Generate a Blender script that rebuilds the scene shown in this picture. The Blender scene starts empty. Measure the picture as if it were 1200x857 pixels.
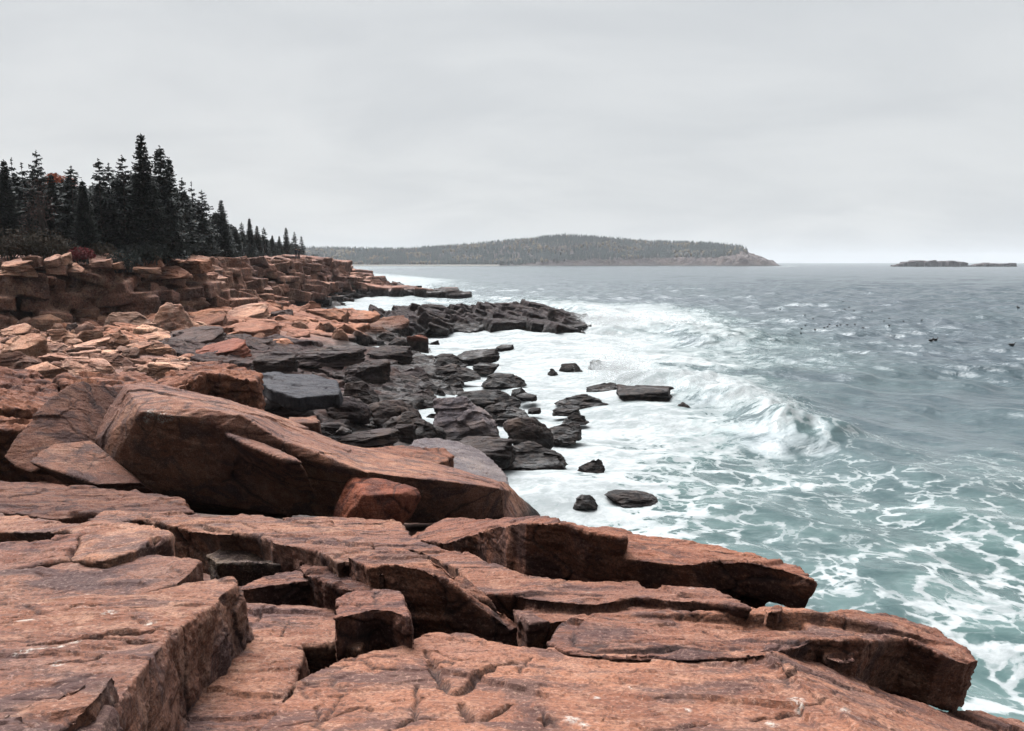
import bpy, bmesh, math, random, time
import numpy as np
from mathutils import Vector, Matrix
from mathutils.geometry import tessellate_polygon

T0 = time.time()
random.seed(7)
rng = np.random.default_rng(7)
scene = bpy.context.scene
COL = scene.collection
F, W, H = 1000.0, 1200.0, 857.0        # focal length and frame in photo pixels
EYE = 7.0                              # camera height over the sea, metres
HOR = 307.5                            # row of the sea horizon
PITCH = math.atan((H / 2 - HOR) / F)

# ------------------------------------------------------------------ helpers
def ray(px, py):
    cx, cy = (px - W / 2) / F, (H / 2 - py) / F
    c, s = math.cos(PITCH), math.sin(PITCH)
    return np.array([cx, c + cy * s, -s + cy * c])

def at_d(px, py, d):
    r = ray(px, py)
    return Vector((r[0] * d / r[1], d, EYE + r[2] * d / r[1]))

def at_z(px, py, z=0.0):
    r = ray(px, py)
    k = (z - EYE) / r[2]
    return Vector((r[0] * k, r[1] * k, z))

def at_plane(px, py, pl):
    a, b, c = pl                       # z = a + b x + c y
    r = ray(px, py)
    k = (a - EYE) / (r[2] - b * r[0] - c * r[1])
    return Vector((r[0] * k, r[1] * k, EYE + r[2] * k))

_perm = np.random.default_rng(3).permutation(256).astype(np.int32)
_perm = np.concatenate([_perm, _perm])
_g = np.random.default_rng(5).normal(size=(256, 3)).astype(np.float32)
_g /= np.linalg.norm(_g, axis=1, keepdims=True)

def pn(P):
    """gradient noise, about -1..1, of an (n,3) array"""
    P = np.asarray(P, np.float32)
    i = np.floor(P).astype(np.int32)
    f = P - i
    u = f * f * f * (f * (f * 6 - 15) + 10)
    i &= 255
    out = np.zeros(len(P), np.float32)
    for dx in (0, 1):
        wx = u[:, 0] if dx else 1 - u[:, 0]
        hx = _perm[i[:, 0] + dx]
        for dy in (0, 1):
            wy = wx * (u[:, 1] if dy else 1 - u[:, 1])
            hy = _perm[(hx + i[:, 1] + dy) & 255]
            for dz in (0, 1):
                w = wy * (u[:, 2] if dz else 1 - u[:, 2])
                g = _g[_perm[(hy + i[:, 2] + dz) & 255]]
                out += w * (g[:, 0] * (f[:, 0] - dx) + g[:, 1] * (f[:, 1] - dy) + g[:, 2] * (f[:, 2] - dz))
    return out * 1.6

def fbm(P, octv=4, gain=0.5, lac=2.03):
    P = np.asarray(P, np.float32)
    s, a = np.zeros(len(P), np.float32), 1.0
    for o in range(octv):
        s += a * pn(P * (lac ** o) + 17.3 * o)
        a *= gain
    return s

_rt = np.random.default_rng(8).random((256, 7)).astype(np.float32)
def cells(P):
    """nearest random cell of an (n,3) array: (tilted plane value -1..1 of that cell, distance to the cell border)"""
    P = np.asarray(P, np.float32)
    i0 = np.floor(P).astype(np.int32)
    f1 = np.full(len(P), 1e9, np.float32); f2 = f1.copy()
    idb = np.zeros(len(P), np.int32); cx = np.zeros_like(P)
    for dx in (-1, 0, 1):
        hx = _perm[(i0[:, 0] + dx) & 255]
        for dy in (-1, 0, 1):
            hy = _perm[(hx + i0[:, 1] + dy) & 255]
            for dz in (-1, 0, 1):
                h = _perm[(hy + i0[:, 2] + dz) & 255]
                r = _rt[h]
                v = P - (i0 + np.array([dx, dy, dz]) + 0.1 + 0.8 * r[:, :3])
                q = (v * v).sum(1)
                m = q < f1
                f2 = np.where(m, f1, np.minimum(f2, q)); f1 = np.where(m, q, f1)
                idb = np.where(m, h, idb); cx[m] = v[m]
    r = _rt[idb]
    val = (r[:, 3] * 2 - 1) + ((r[:, 4:7] * 2 - 1) * cx).sum(1) * 1.5
    return val, np.sqrt(f2) - np.sqrt(f1)

def sstep(a, b, x):
    t = np.clip((x - a) / (b - a), 0, 1)
    return t * t * (3 - 2 * t)

def seg_dist(X, Y, poly):
    """distance to a polyline and signed side (+ is left of travel)"""
    best = np.full(X.shape, 1e9); side = np.zeros(X.shape)
    for (x0, y0), (x1, y1) in zip(poly[:-1], poly[1:]):
        dx, dy = x1 - x0, y1 - y0
        L = dx * dx + dy * dy + 1e-9
        t = np.clip(((X - x0) * dx + (Y - y0) * dy) / L, 0, 1)
        d = np.hypot(X - x0 - t * dx, Y - y0 - t * dy)
        c = dx * (Y - y0) - dy * (X - x0)
        m = d < best - 1e-6
        side = np.where(m, np.sign(c), side)
        best = np.where(m, d, best)
    return best, side

def mesh_np(name, V, Q):
    me = bpy.data.meshes.new(name)
    V = np.ascontiguousarray(V, np.float32); Q = np.ascontiguousarray(Q, np.int32)
    n, k = Q.shape
    me.vertices.add(len(V)); me.vertices.foreach_set('co', V.ravel())
    me.loops.add(n * k); me.loops.foreach_set('vertex_index', Q.ravel())
    me.polygons.add(n); me.polygons.foreach_set('loop_start', np.arange(n, dtype=np.int32) * k)
    me.update(calc_edges=True)
    return me

def shade_smooth(me, on=True):
    me.polygons.foreach_set('use_smooth', np.full(len(me.polygons), on))
    me.update()

def link(name, me, mat=None, parent=None):
    o = bpy.data.objects.new(name, me)
    COL.objects.link(o)
    if mat is not None and me is not None and not me.materials:
        me.materials.append(mat)
    if parent is not None:
        o.parent = parent
    return o

def tag(o, label=None, cat=None, group=None, kind=None):
    if label: o['label'] = label
    if cat: o['category'] = cat
    if group: o['group'] = group
    if kind: o['kind'] = kind
    return o

def set_attr(me, name, vals):
    a = me.attributes.new(name, 'FLOAT', 'POINT')
    a.data.foreach_set('value', np.ascontiguousarray(vals, np.float32))

# ------------------------------------------------------------------ node helper
class NT:
    def __init__(s, tree): s.t = tree; s.n = tree.nodes; s.n.clear()
    def add(s, typ, **kw):
        nd = s.n.new(typ)
        for k, v in kw.items():
            if k.startswith('i_'):
                key = k[2:]
                key = int(key) if key.isdigit() else key.replace('_', ' ')
                s.put(nd.inputs[key], v)
            else: setattr(nd, k, v)
        return nd
    def put(s, sock, v):
        if isinstance(v, bpy.types.NodeSocket): s.t.links.new(v, sock)
        else: sock.default_value = v
    def math(s, op, a, b=None, c=None, clamp=False):
        nd = s.n.new('ShaderNodeMath'); nd.operation = op; nd.use_clamp = clamp
        for i, v in enumerate((a, b, c)):
            if v is not None: s.put(nd.inputs[i], v)
        return nd.outputs[0]
    def step(s, x, lo, hi):
        nd = s.n.new('ShaderNodeMapRange'); nd.clamp = True; nd.interpolation_type = 'SMOOTHSTEP'
        s.put(nd.inputs[0], x); s.put(nd.inputs[1], lo); s.put(nd.inputs[2], hi)
        return nd.outputs[0]
    def mix(s, fac, a, b, mode='MIX'):
        nd = s.n.new('ShaderNodeMix'); nd.data_type = 'RGBA'; nd.blend_type = mode
        s.put(nd.inputs[0], fac); s.put(nd.inputs[6], a); s.put(nd.inputs[7], b)
        return nd.outputs[2]
    def noise(s, vec, scale, detail=4.0, rough=0.55, dist=0.0):
        nd = s.n.new('ShaderNodeTexNoise')
        s.put(nd.inputs['Vector'], vec); nd.inputs['Scale'].default_value = scale
        nd.inputs['Detail'].default_value = detail; nd.inputs['Roughness'].default_value = rough
        nd.inputs['Distortion'].default_value = dist
        return nd.outputs[0]
    def scale(s, vec, sc, loc=(0, 0, 0)):
        nd = s.n.new('ShaderNodeMapping'); s.put(nd.inputs['Vector'], vec)
        nd.inputs['Scale'].default_value = sc; nd.inputs['Location'].default_value = loc
        return nd.outputs[0]

def new_mat(name):
    m = bpy.data.materials.new(name); m.use_nodes = True
    return m, NT(m.node_tree)

def rgb(r, g, b): return (r, g, b, 1.0)

# ------------------------------------------------------------------ materials
def make_rock(name, c1, c2, c3, speck=0.6, stain=0.55, wet_hi=1.5, wet=True, bump=1.0, fine=1.0, pale_grain=0.40, spec=0.18, stain_col=(0.05, 0.036, 0.04)):
    m, t = new_mat(name)
    tc = t.add('ShaderNodeTexCoord'); ob = tc.outputs['Object']
    info = t.add('ShaderNodeObjectInfo')
    geo = t.add('ShaderNodeNewGeometry')
    off = t.add('ShaderNodeVectorMath', operation='SCALE'); t.put(off.inputs[0], (37.0, 11.0, 23.0)); t.put(off.inputs[3], info.outputs['Random'])
    vec = t.add('ShaderNodeVectorMath', operation='ADD'); t.put(vec.inputs[0], geo.outputs['Position']); t.put(vec.inputs[1], off.outputs[0])
    v = vec.outputs[0]
    big = t.noise(v, 0.9 * fine, 5, 0.6, 0.4)
    mid = t.noise(v, 5.0 * fine, 6, 0.65, 0.2)
    col = t.mix(t.step(big, 0.42, 0.58), c1, c2)
    col = t.mix(t.math('MULTIPLY', t.step(mid, 0.47, 0.62), 0.75), col, c3)
    # dark weathering stain in broad patches, darker grains
    st = t.noise(t.scale(v, (1.0, 1.6, 1.0), (5, 3, 1)), 1.7 * fine, 7, 0.68, 0.6)
    col = t.mix(t.math('MULTIPLY', t.step(st, 0.47, 0.60), stain), col, rgb(*stain_col))
    gr = t.noise(v, 48 * fine, 4, 0.75)
    col = t.mix(t.math('MULTIPLY', t.step(gr, 0.47, 0.58), speck), col, rgb(0.07, 0.04, 0.035))
    gr2 = t.noise(t.scale(v, (1, 1, 1), (9, 9, 9)), 42 * fine, 3, 0.7)
    col = t.mix(t.math('MULTIPLY', t.step(gr2, 0.54, 0.66), pale_grain), col, rgb(0.52, 0.36, 0.29))  # pale grains, the rock's own colour
    wide = t.step(t.noise(v, 0.45 * fine, 3, 0.5), 0.40, 0.60)
    col = t.mix(1.0, col, t.mix(wide, rgb(0.76, 0.74, 0.78), rgb(1.08, 1.05, 1.0)), 'MULTIPLY')
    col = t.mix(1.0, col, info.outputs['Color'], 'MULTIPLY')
    # cracks hold dirt, marks are droppings, white lichen and pale streaks (painted where they lie)
    ac = t.add('ShaderNodeAttribute', attribute_name='crack')
    col = t.mix(t.math('MULTIPLY', ac.outputs['Fac'], 0.8, clamp=True), col, rgb(0.028, 0.02, 0.02))
    am = t.add('ShaderNodeAttribute', attribute_name='mark')
    mk = t.math('MULTIPLY', am.outputs['Fac'], t.step(t.noise(v, 26, 5, 0.75), 0.46, 0.58))
    col = t.mix(t.math('MULTIPLY', mk, 0.8), col, rgb(0.50, 0.47, 0.42))
    rough = 0.88
    if wet:      # the black tidal band: algae and wet rock close to the water
        sep = t.add('ShaderNodeSeparateXYZ'); t.put(sep.inputs[0], geo.outputs['Position'])
        zz = t.math('ADD', sep.outputs[2], t.math('MULTIPLY', t.math('SUBTRACT', t.noise(v, 0.55, 5, 0.6), 0.5), 1.3))
        wf = t.math('SUBTRACT', 1.0, t.step(zz, wet_hi - 0.35, wet_hi + 0.45))
        wc = t.mix(t.step(t.noise(v, 3.0, 5, 0.65), 0.42, 0.66), rgb(0.016, 0.014, 0.014), rgb(0.052, 0.038, 0.033))
        col = t.mix(t.math('MULTIPLY', wf, 0.97), col, wc)
        rough = t.math('SUBTRACT', 0.9, t.math('MULTIPLY', wf, t.math('MULTIPLY', t.step(t.noise(v, 1.1, 3), 0.45, 0.62), 0.36)))
    h = t.math('ADD', t.math('MULTIPLY', t.noise(v, 14 * fine, 8, 0.68, 0.3), 1.0), t.math('MULTIPLY', gr, 0.22))
    lay = t.noise(t.scale(v, (1.0, 1.0, 6.0)), 5 * fine, 5, 0.6, 0.2)
    h = t.math('ADD', h, t.math('MULTIPLY', lay, 0.6))
    b = t.add('ShaderNodeBump'); t.put(b.inputs['Height'], h)
    b.inputs['Strength'].default_value = 0.8 * bump; b.inputs['Distance'].default_value = 0.04 / fine
    p = t.add('ShaderNodeBsdfPrincipled'); t.put(p.inputs['Base Color'], col); t.put(p.inputs['Roughness'], rough)
    p.inputs['Specular IOR Level'].default_value = spec
    t.put(p.inputs['Normal'], b.outputs[0])
    o = t.add('ShaderNodeOutputMaterial'); t.put(o.inputs[0], p.outputs[0])
    return m

M_ROCK = make_rock('pink_granite', rgb(0.272, 0.130, 0.083), rgb(0.180, 0.079, 0.051), rgb(0.295, 0.166, 0.117), stain=0.72, pale_grain=0.28)
M_FIELD = make_rock('weathered_granite', rgb(0.46, 0.250, 0.175), rgb(0.335, 0.168, 0.115), rgb(0.46, 0.295, 0.225), fine=0.45, wet_hi=1.2, stain=0.4, speck=0.45)
M_FAR = make_rock('coast_granite', rgb(0.42, 0.215, 0.150), rgb(0.27, 0.128, 0.088), rgb(0.44, 0.275, 0.205), fine=0.16, bump=1.0, wet_hi=1.7, stain=0.55)
M_DARK = make_rock('tidal_rock', rgb(0.030, 0.023, 0.022), rgb(0.015, 0.013, 0.013), rgb(0.072, 0.048, 0.039), fine=0.5, wet_hi=0.9, speck=0.4, pale_grain=0.03, spec=0.26)
M_GREY = make_rock('smooth_grey_rock', rgb(0.15, 0.125, 0.125), rgb(0.095, 0.085, 0.095), rgb(0.19, 0.15, 0.14), fine=0.5, wet_hi=0.3, stain=0.5, pale_grain=0.15, spec=0.4)
M_MOSS = make_rock('lichened_rock', rgb(0.11, 0.075, 0.055), rgb(0.065, 0.05, 0.038), rgb(0.17, 0.12, 0.08), fine=1.2, bump=1.3, wet=False)
M_ISLE = make_rock('far_rock', rgb(0.080, 0.066, 0.066), rgb(0.035, 0.032, 0.036), rgb(0.19, 0.155, 0.145), fine=0.07, wet_hi=2.0, bump=1.0)

def leaf_mat(name, c, c2, rough=0.75):
    m, t = new_mat(name)
    geo = t.add('ShaderNodeNewGeometry'); info = t.add('ShaderNodeObjectInfo')
    n = t.noise(geo.outputs['Position'], 1.3, 3)
    col = t.mix(t.step(n, 0.35, 0.65), c, c2)
    col = t.mix(0.35, col, t.mix(info.outputs['Random'], c, c2))
    p = t.add('ShaderNodeBsdfPrincipled'); t.put(p.inputs['Base Color'], col)
    p.inputs['Roughness'].default_value = rough; p.inputs['Specular IOR Level'].default_value = 0.15
    o = t.add('ShaderNodeOutputMaterial'); t.put(o.inputs[0], p.outputs[0])
    return m
M_SPRUCE = leaf_mat('spruce_needles', rgb(0.014, 0.019, 0.018), rgb(0.024, 0.029, 0.023))
M_BARK = leaf_mat('spruce_bark', rgb(0.05, 0.042, 0.038), rgb(0.085, 0.07, 0.06))
M_ORANGE = leaf_mat('autumn_leaves', rgb(0.36, 0.085, 0.03), rgb(0.25, 0.05, 0.022))
M_BROWN = leaf_mat('brown_twigs', rgb(0.10, 0.055, 0.045), rgb(0.065, 0.042, 0.038))
M_HEATH = leaf_mat('heath_leaves', rgb(0.055, 0.034, 0.020), rgb(0.034, 0.030, 0.020))
M_RED = leaf_mat('crimson_leaves', rgb(0.16, 0.02, 0.022), rgb(0.10, 0.016, 0.018))
M_WOODG = leaf_mat('far_conifers', rgb(0.019, 0.033, 0.031), rgb(0.028, 0.043, 0.037))
M_WOODD = leaf_mat('far_dark_conifers', rgb(0.012, 0.022, 0.024), rgb(0.018, 0.029, 0.029))
M_WOODY = leaf_mat('far_turning_leaves', rgb(0.13, 0.09, 0.04), rgb(0.09, 0.065, 0.035))
M_WOODB = leaf_mat('far_bare_twigs', rgb(0.045, 0.042, 0.038), rgb(0.062, 0.055, 0.045))

def flat_mat(name, c, rough=0.8, spec=0.2):
    m, t = new_mat(name)
    geo = t.add('ShaderNodeNewGeometry')
    n = t.noise(geo.outputs['Position'], 9.0, 3)
    col = t.mix(n, rgb(*[x * 0.8 for x in c]), rgb(*[min(1, x * 1.2) for x in c]))
    p = t.add('ShaderNodeBsdfPrincipled'); t.put(p.inputs['Base Color'], col)
    p.inputs['Roughness'].default_value = rough; p.inputs['Specular IOR Level'].default_value = spec
    o = t.add('ShaderNodeOutputMaterial'); t.put(o.inputs[0], p.outputs[0])
    return m
M_DUCK = flat_mat('dark_plumage', (0.016, 0.015, 0.016))
M_BILL = flat_mat('orange_bill', (0.30, 0.12, 0.03))
M_WHITEF = flat_mat('white_plumage', (0.75, 0.75, 0.73))
M_COAT = flat_mat('dark_coat', (0.02, 0.021, 0.027))
M_TROUS = flat_mat('dark_trousers', (0.03, 0.03, 0.035))
M_SKIN = flat_mat('skin', (0.42, 0.25, 0.18))
M_HAIR = flat_mat('brown_hair', (0.03, 0.02, 0.015))
M_SAND = flat_mat('beach_sand', (0.085, 0.074, 0.06))

def make_puddle():
    m, t = new_mat('puddle_water')
    geo = t.add('ShaderNodeNewGeometry')
    b = t.add('ShaderNodeBump'); t.put(b.inputs['Height'], t.noise(geo.outputs['Position'], 12, 2))
    b.inputs['Strength'].default_value = 0.12; b.inputs['Distance'].default_value = 0.01
    p = t.add('ShaderNodeBsdfPrincipled', i_Roughness=0.05)
    p.inputs['Base Color'].default_value = rgb(0.05, 0.035, 0.03); p.inputs['IOR'].default_value = 1.33
    t.put(p.inputs['Normal'], b.outputs[0])
    o = t.add('ShaderNodeOutputMaterial'); t.put(o.inputs[0], p.outputs[0])
    return m
M_PUDDLE = make_puddle()

def make_sea():
    m, t = new_mat('sea_water')
    geo = t.add('ShaderNodeNewGeometry'); P = geo.outputs['Position']
    fo = t.add('ShaderNodeAttribute', attribute_name='foam').outputs['Fac']
    ae = t.add('ShaderNodeAttribute', attribute_name='aer').outputs['Fac']
    fl = t.scale(P, (1, 1, 0.0))
    # lacy foam: warped cell edges at two sizes, broken up by noise
    wn = t.add('ShaderNodeTexNoise'); t.put(wn.inputs['Vector'], fl); wn.inputs['Scale'].default_value = 0.9; wn.inputs['Detail'].default_value = 5
    wv = t.add('ShaderNodeVectorMath', operation='SCALE'); t.put(wv.inputs[0], wn.outputs['Color']); wv.inputs[3].default_value = 1.7
    wa = t.add('ShaderNodeVectorMath', operation='ADD'); t.put(wa.inputs[0], fl); t.put(wa.inputs[1], wv.outputs[0])
    def lace(sc, w, vec):
        v = t.add('ShaderNodeTexVoronoi', feature='DISTANCE_TO_EDGE'); t.put(v.inputs['Vector'], vec); v.inputs['Scale'].default_value = sc
        return t.math('SUBTRACT', 1.0, t.step(v.outputs['Distance'], 0.0, w))
    sy = t.add('ShaderNodeSeparateXYZ'); t.put(sy.inputs[0], P); far = t.step(sy.outputs[1], 20.0, 46.0)
    st = t.scale(wa.outputs[0], (1.0, 0.72, 1.0))
    l1 = lace(0.85, 0.22, st); l2 = lace(2.4, 0.26, st)
    n1 = t.noise(t.scale(fl, (0.8, 1.1, 1)), 0.42, 7, 0.62, 0.8)
    n2 = t.noise(fl, 2.6, 6, 0.65, 0.6)
    patt = t.math('MULTIPLY', t.math('ADD', t.math('MULTIPLY', l1, 0.34), t.math('MULTIPLY', l2, 0.22)), t.math('SUBTRACT', 1.0, t.math('MULTIPLY', far, 0.62)))
    patt = t.math('ADD', patt, t.math('MULTIPLY', far, 0.13))
    patt = t.math('ADD', patt, t.math('ADD', t.math('MULTIPLY', n1, 0.62), t.math('MULTIPLY', n2, 0.24)))
    stk = t.noise(t.scale(wa.outputs[0], (0.30, 1.0, 1.0)), 0.75, 7, 0.66, 0.3)
    th = t.math('SUBTRACT', 1.14, t.math('MULTIPLY', fo, 0.79))
    foam = t.step(t.math('SUBTRACT', t.math('ADD', patt, t.math('MULTIPLY', t.math('SUBTRACT', stk, 0.5), 0.35)), th), t.math('SUBTRACT', -0.11, t.math('MULTIPLY', far, 0.09)), t.math('ADD', 0.17, t.math('MULTIPLY', far, 0.12)))
    foam = t.math('MULTIPLY', foam, t.step(fo, 0.03, 0.22))
    deep = t.mix(t.step(t.noise(fl, 0.035, 3), 0.35, 0.65), rgb(0.034, 0.053, 0.064), rgb(0.040, 0.055, 0.070))
    teal = t.mix(t.step(n1, 0.35, 0.68), rgb(0.034, 0.066, 0.066), rgb(0.086, 0.136, 0.130))
    wcol = t.mix(ae, deep, teal)
    wcol = t.mix(t.math('MULTIPLY', t.math('MULTIPLY', ae, t.step(patt, 0.45, 1.0)), 0.4), wcol, rgb(0.175, 0.215, 0.21))
    fcol = t.mix(t.step(t.math('ADD', t.math('MULTIPLY', stk, 0.65), t.math('MULTIPLY', n2, 0.35)), 0.38, 0.60), rgb(0.185, 0.202, 0.204), rgb(0.335, 0.348, 0.348))
    col = t.mix(foam, wcol, fcol)
    rough = t.math('ADD', t.math('ADD', 0.11, t.math('MULTIPLY', far, 0.10)), t.math('MULTIPLY', foam, 0.65))
    # ripples, smaller ones only where the lens could tell them apart
    r1 = t.noise(t.scale(P, (0.55, 1.0, 1.0)), 0.55, 4, 0.6, 0.3)
    r2 = t.noise(t.scale(P, (0.6, 1.0, 1.0)), 2.2, 5, 0.62, 0.4)
    hh = t.math('ADD', t.math('MULTIPLY', r1, 0.40), t.math('MULTIPLY', r2, 0.14))
    sp = t.add('ShaderNodeSeparateXYZ'); t.put(sp.inputs[0], P)
    hh = t.math('MULTIPLY', hh, t.math('ADD', 0.35, t.math('MULTIPLY', t.step(sp.outputs[1], 28.0, 75.0), 0.65)))
    hh = t.math('MULTIPLY', hh, t.math('SUBTRACT', 1.0, t.math('MULTIPLY', fo, 0.75)))
    b = t.add('ShaderNodeBump'); t.put(b.inputs['Height'], hh)
    b.inputs['Strength'].default_value = 0.85; b.inputs['Distance'].default_value = 1.0
    p = t.add('ShaderNodeBsdfPrincipled'); t.put(p.inputs['Base Color'], col); t.put(p.inputs['Roughness'], rough)
    p.inputs['IOR'].default_value = 1.33
    t.put(p.inputs['Normal'], b.outputs[0])
    o = t.add('ShaderNodeOutputMaterial'); t.put(o.inputs[0], p.outputs[0])
    return m
M_SEA = make_sea()

# ------------------------------------------------------------------ rock tools
def ring_jitter(pts, step, amp, seed):
    """subdivide a closed ring and roughen it"""
    out = []
    n = len(pts)
    for i in range(n):
        a, b = pts[i], pts[(i + 1) % n]
        k = max(1, int((b - a).length / step))
        for j in range(k):
            out.append(a.lerp(b, j / k))
    P = np.array([tuple(p) for p in out], np.float32)
    k1 = 0.35 / step
    dx = fbm(P * k1 + seed, 3); dy = fbm(P * k1 + seed + 50, 3); dz = fbm(P * k1 + seed + 90, 2)
    P[:, 0] += dx * amp; P[:, 1] += dy * amp; P[:, 2] += dz * amp * 0.25
    return [Vector(p) for p in P]

def prism(bm, top, T, lean=(0, 0), flare=1.0, step=0.25, jit=0.05, seed=0.0):
    """closed solid below a (bent) top polygon; T = thickness"""
    ring = ring_jitter([Vector(p) for p in top], step, jit, seed)
    c = sum(ring, Vector()) / len(ring)
    lean = (lean[0], lean[1] + 0.34 * min(T, 1.2))      # faces toward the camera are undercut, shaped to keep them dark
    low = [Vector((c.x + (p.x - c.x) * flare + lean[0], c.y + (p.y - c.y) * flare + lean[1], p.z - T)) for p in ring]
    tv = [bm.verts.new(p) for p in ring]; lv = [bm.verts.new(p) for p in low]
    flat = [Vector((p.x, p.y, 0)) for p in ring]
    for a, b, d in tessellate_polygon([flat]):
        try:
            bm.faces.new((tv[a], tv[b], tv[d])); bm.faces.new((lv[d], lv[b], lv[a]))
        except ValueError: pass
    n = len(ring)
    for i in range(n):
        j = (i + 1) % n
        bm.faces.new((tv[i], lv[i], lv[j], tv[j]))

def block(bm, front, back_vec, step=0.25, jit=0.05, seed=0.0, shrink=0.85):
    """closed solid behind a face outline given in space, pushed along back_vec"""
    ring = ring_jitter([Vector(p) for p in front], step, jit, seed)
    c = sum(ring, Vector()) / len(ring); bv = Vector(back_vec)
    rear = [c + (p - c) * shrink + bv for p in ring]
    fv = [bm.verts.new(p) for p in ring]; rv = [bm.verts.new(p) for p in rear]
    flat = [Vector((p.x, p.z, 0)) for p in ring]
    for a, b, d in tessellate_polygon([flat]):
        try:
            bm.faces.new((fv[a], fv[b], fv[d])); bm.faces.new((rv[d], rv[b], rv[a]))
        except ValueError: pass
    n = len(ring)
    for i in range(n):
        j = (i + 1) % n
        bm.faces.new((fv[i], rv[i], rv[j], fv[j]))

def hull(bm, pts):
    vs = [bm.verts.new(p) for p in pts]
    r = bmesh.ops.convex_hull(bm, input=vs)
    junk = [g for g in r.get('geom_interior', []) + r.get('geom_unused', []) if isinstance(g, bmesh.types.BMVert) and g.is_valid]
    if junk: bmesh.ops.delete(bm, geom=list(set(junk)), context='VERTS')

def remesh(bm, vox, its=1):
    bmesh.ops.recalc_face_normals(bm, faces=bm.faces)
    me = bpy.data.meshes.new('tmp'); bm.to_mesh(me); bm.free()
    o = bpy.data.objects.new('tmp', me); COL.objects.link(o)
    md = o.modifiers.new('r', 'REMESH'); md.mode = 'VOXEL'; md.voxel_size = vox
    ms = o.modifiers.new('s', 'SMOOTH'); ms.factor = 0.5; ms.iterations = its
    dg = bpy.context.evaluated_depsgraph_get()
    out = bpy.data.meshes.new_from_object(o.evaluated_get(dg))
    bpy.data.objects.remove(o); bpy.data.meshes.remove(me)
    return out

def get_vn(me):
    n = len(me.vertices)
    V = np.empty(n * 3, np.float32); me.vertices.foreach_get('co', V)
    N = np.empty(n * 3, np.float32); me.vertices.foreach_get('normal', N)
    return V.reshape(-1, 3), N.reshape(-1, 3)

NV = 0
def weather(me, size, seed, rough=1.0, strata=1.0, cracks=(), marks=(), auto=1.0, flake=1.0, facet=1.0):
    """displace a fine mesh into weathered granite; size = metres of the larger features"""
    global NV
    V, N = get_vn(me); NV += len(V)
    S = V / size + seed
    a = size * 0.1 * rough
    side = 1 - np.abs(N[:, 2])
    d = a * 0.30 * fbm(S * 0.8, 2)
    d += a * 0.09 * fbm(S * 5.1 + 3, 4, 0.62)
    # broken facets, coarse and fine, with sharp steps between them
    Wp = S + 0.10 * np.column_stack([pn(S * 1.7 + 5), pn(S * 1.7 + 15), pn(S * 1.7 + 25)]) + 0.03 * np.column_stack([pn(S * 7 + 5), pn(S * 7 + 15), pn(S * 7 + 25)])
    v1, e1 = cells(Wp * np.array([0.62, 1.05, 1.2]))
    v2, e2 = cells(Wp * np.array([2.1, 3.3, 3.6]) + 40)
    d += a * facet * (0.34 * v1 + 0.12 * v2 * (pn(S * 0.7 + 80) > -0.15))
    # flakes: stepped sheets parallel to the surface
    q = fbm(S * np.array([1.1, 1.9, 2.4]) + 31, 4) * 2.2
    fq = np.floor(q); q2 = fq + sstep(0.46, 0.54, q - fq)
    d += a * 0.16 * flake * q2
    # bedding on the steep sides
    L = np.column_stack([V[:, 0] * 0.5, V[:, 1] * 0.5, V[:, 2] * 3.5]) / size + seed + 70
    l = fbm(L, 3); fl = np.floor(l * 2.5)
    d += side * strata * a * 0.24 * (0.3 * l + 0.6 * (fl + sstep(0.40, 0.60, l * 2.5 - fl)) / 2.5)
    crk = np.zeros(len(V), np.float32)
    # joints along some of the facet borders
    g = np.clip(1 - e1 / 0.035, 0, 1) * (pn(S * 0.6 + 44) > 0.08) * auto
    g = np.maximum(g, np.clip(1 - e2 / 0.06, 0, 1) * (pn(S * 0.9 + 14) > 0.30) * auto * 0.8)
    crk = np.maximum(crk, g)
    d -= g * a * 0.30
    if len(cracks):
        wx = V[:, 0] + 0.02 * fbm(V * 7 + 3, 3); wy = V[:, 1] + 0.03 * fbm(V * 7 + 33, 3)
        for poly, width, depth in cracks:
            dist, _ = seg_dist(wx, wy, poly)
            k = np.clip(1 - dist / width, 0, 1) * (N[:, 2] > 0.25)
            k = np.sqrt(k)
            d -= depth * k; crk = np.maximum(crk, k)
    V2 = V + N * d[:, None]
    me.vertices.foreach_set('co', V2.ravel())
    set_attr(me, 'crack', crk)
    mk = np.zeros(len(V), np.float32)
    for (mx, my, mz), r in marks:
        mk = np.maximum(mk, np.clip(1.4 - np.hypot(np.hypot(V[:, 0] - mx, (V[:, 1] - my) * 0.6), V[:, 2] - mz) / r, 0, 1))
    set_attr(me, 'mark', mk)
    shade_smooth(me)
    return me

def sharpen(me, ang=38):
    bm = bmesh.new(); bm.from_mesh(me)
    for e in bm.edges:
        if len(e.link_faces) == 2 and e.calc_face_angle(0) > math.radians(ang): e.smooth = False
    bm.to_mesh(me); bm.free()

BASE = (5.80, 0.0, -0.21)
def pl(dz=0.0, b=0.0, dc=0.0): return (BASE[0] + dz, b, BASE[2] + dc)

def plane3(*pts):
    P = [at_d(*p) for p in pts]
    A = np.array([[1, p.x, p.y] for p in P]); z = np.array([p.z for p in P])
    return tuple(np.linalg.lstsq(A, z, rcond=None)[0])

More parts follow.
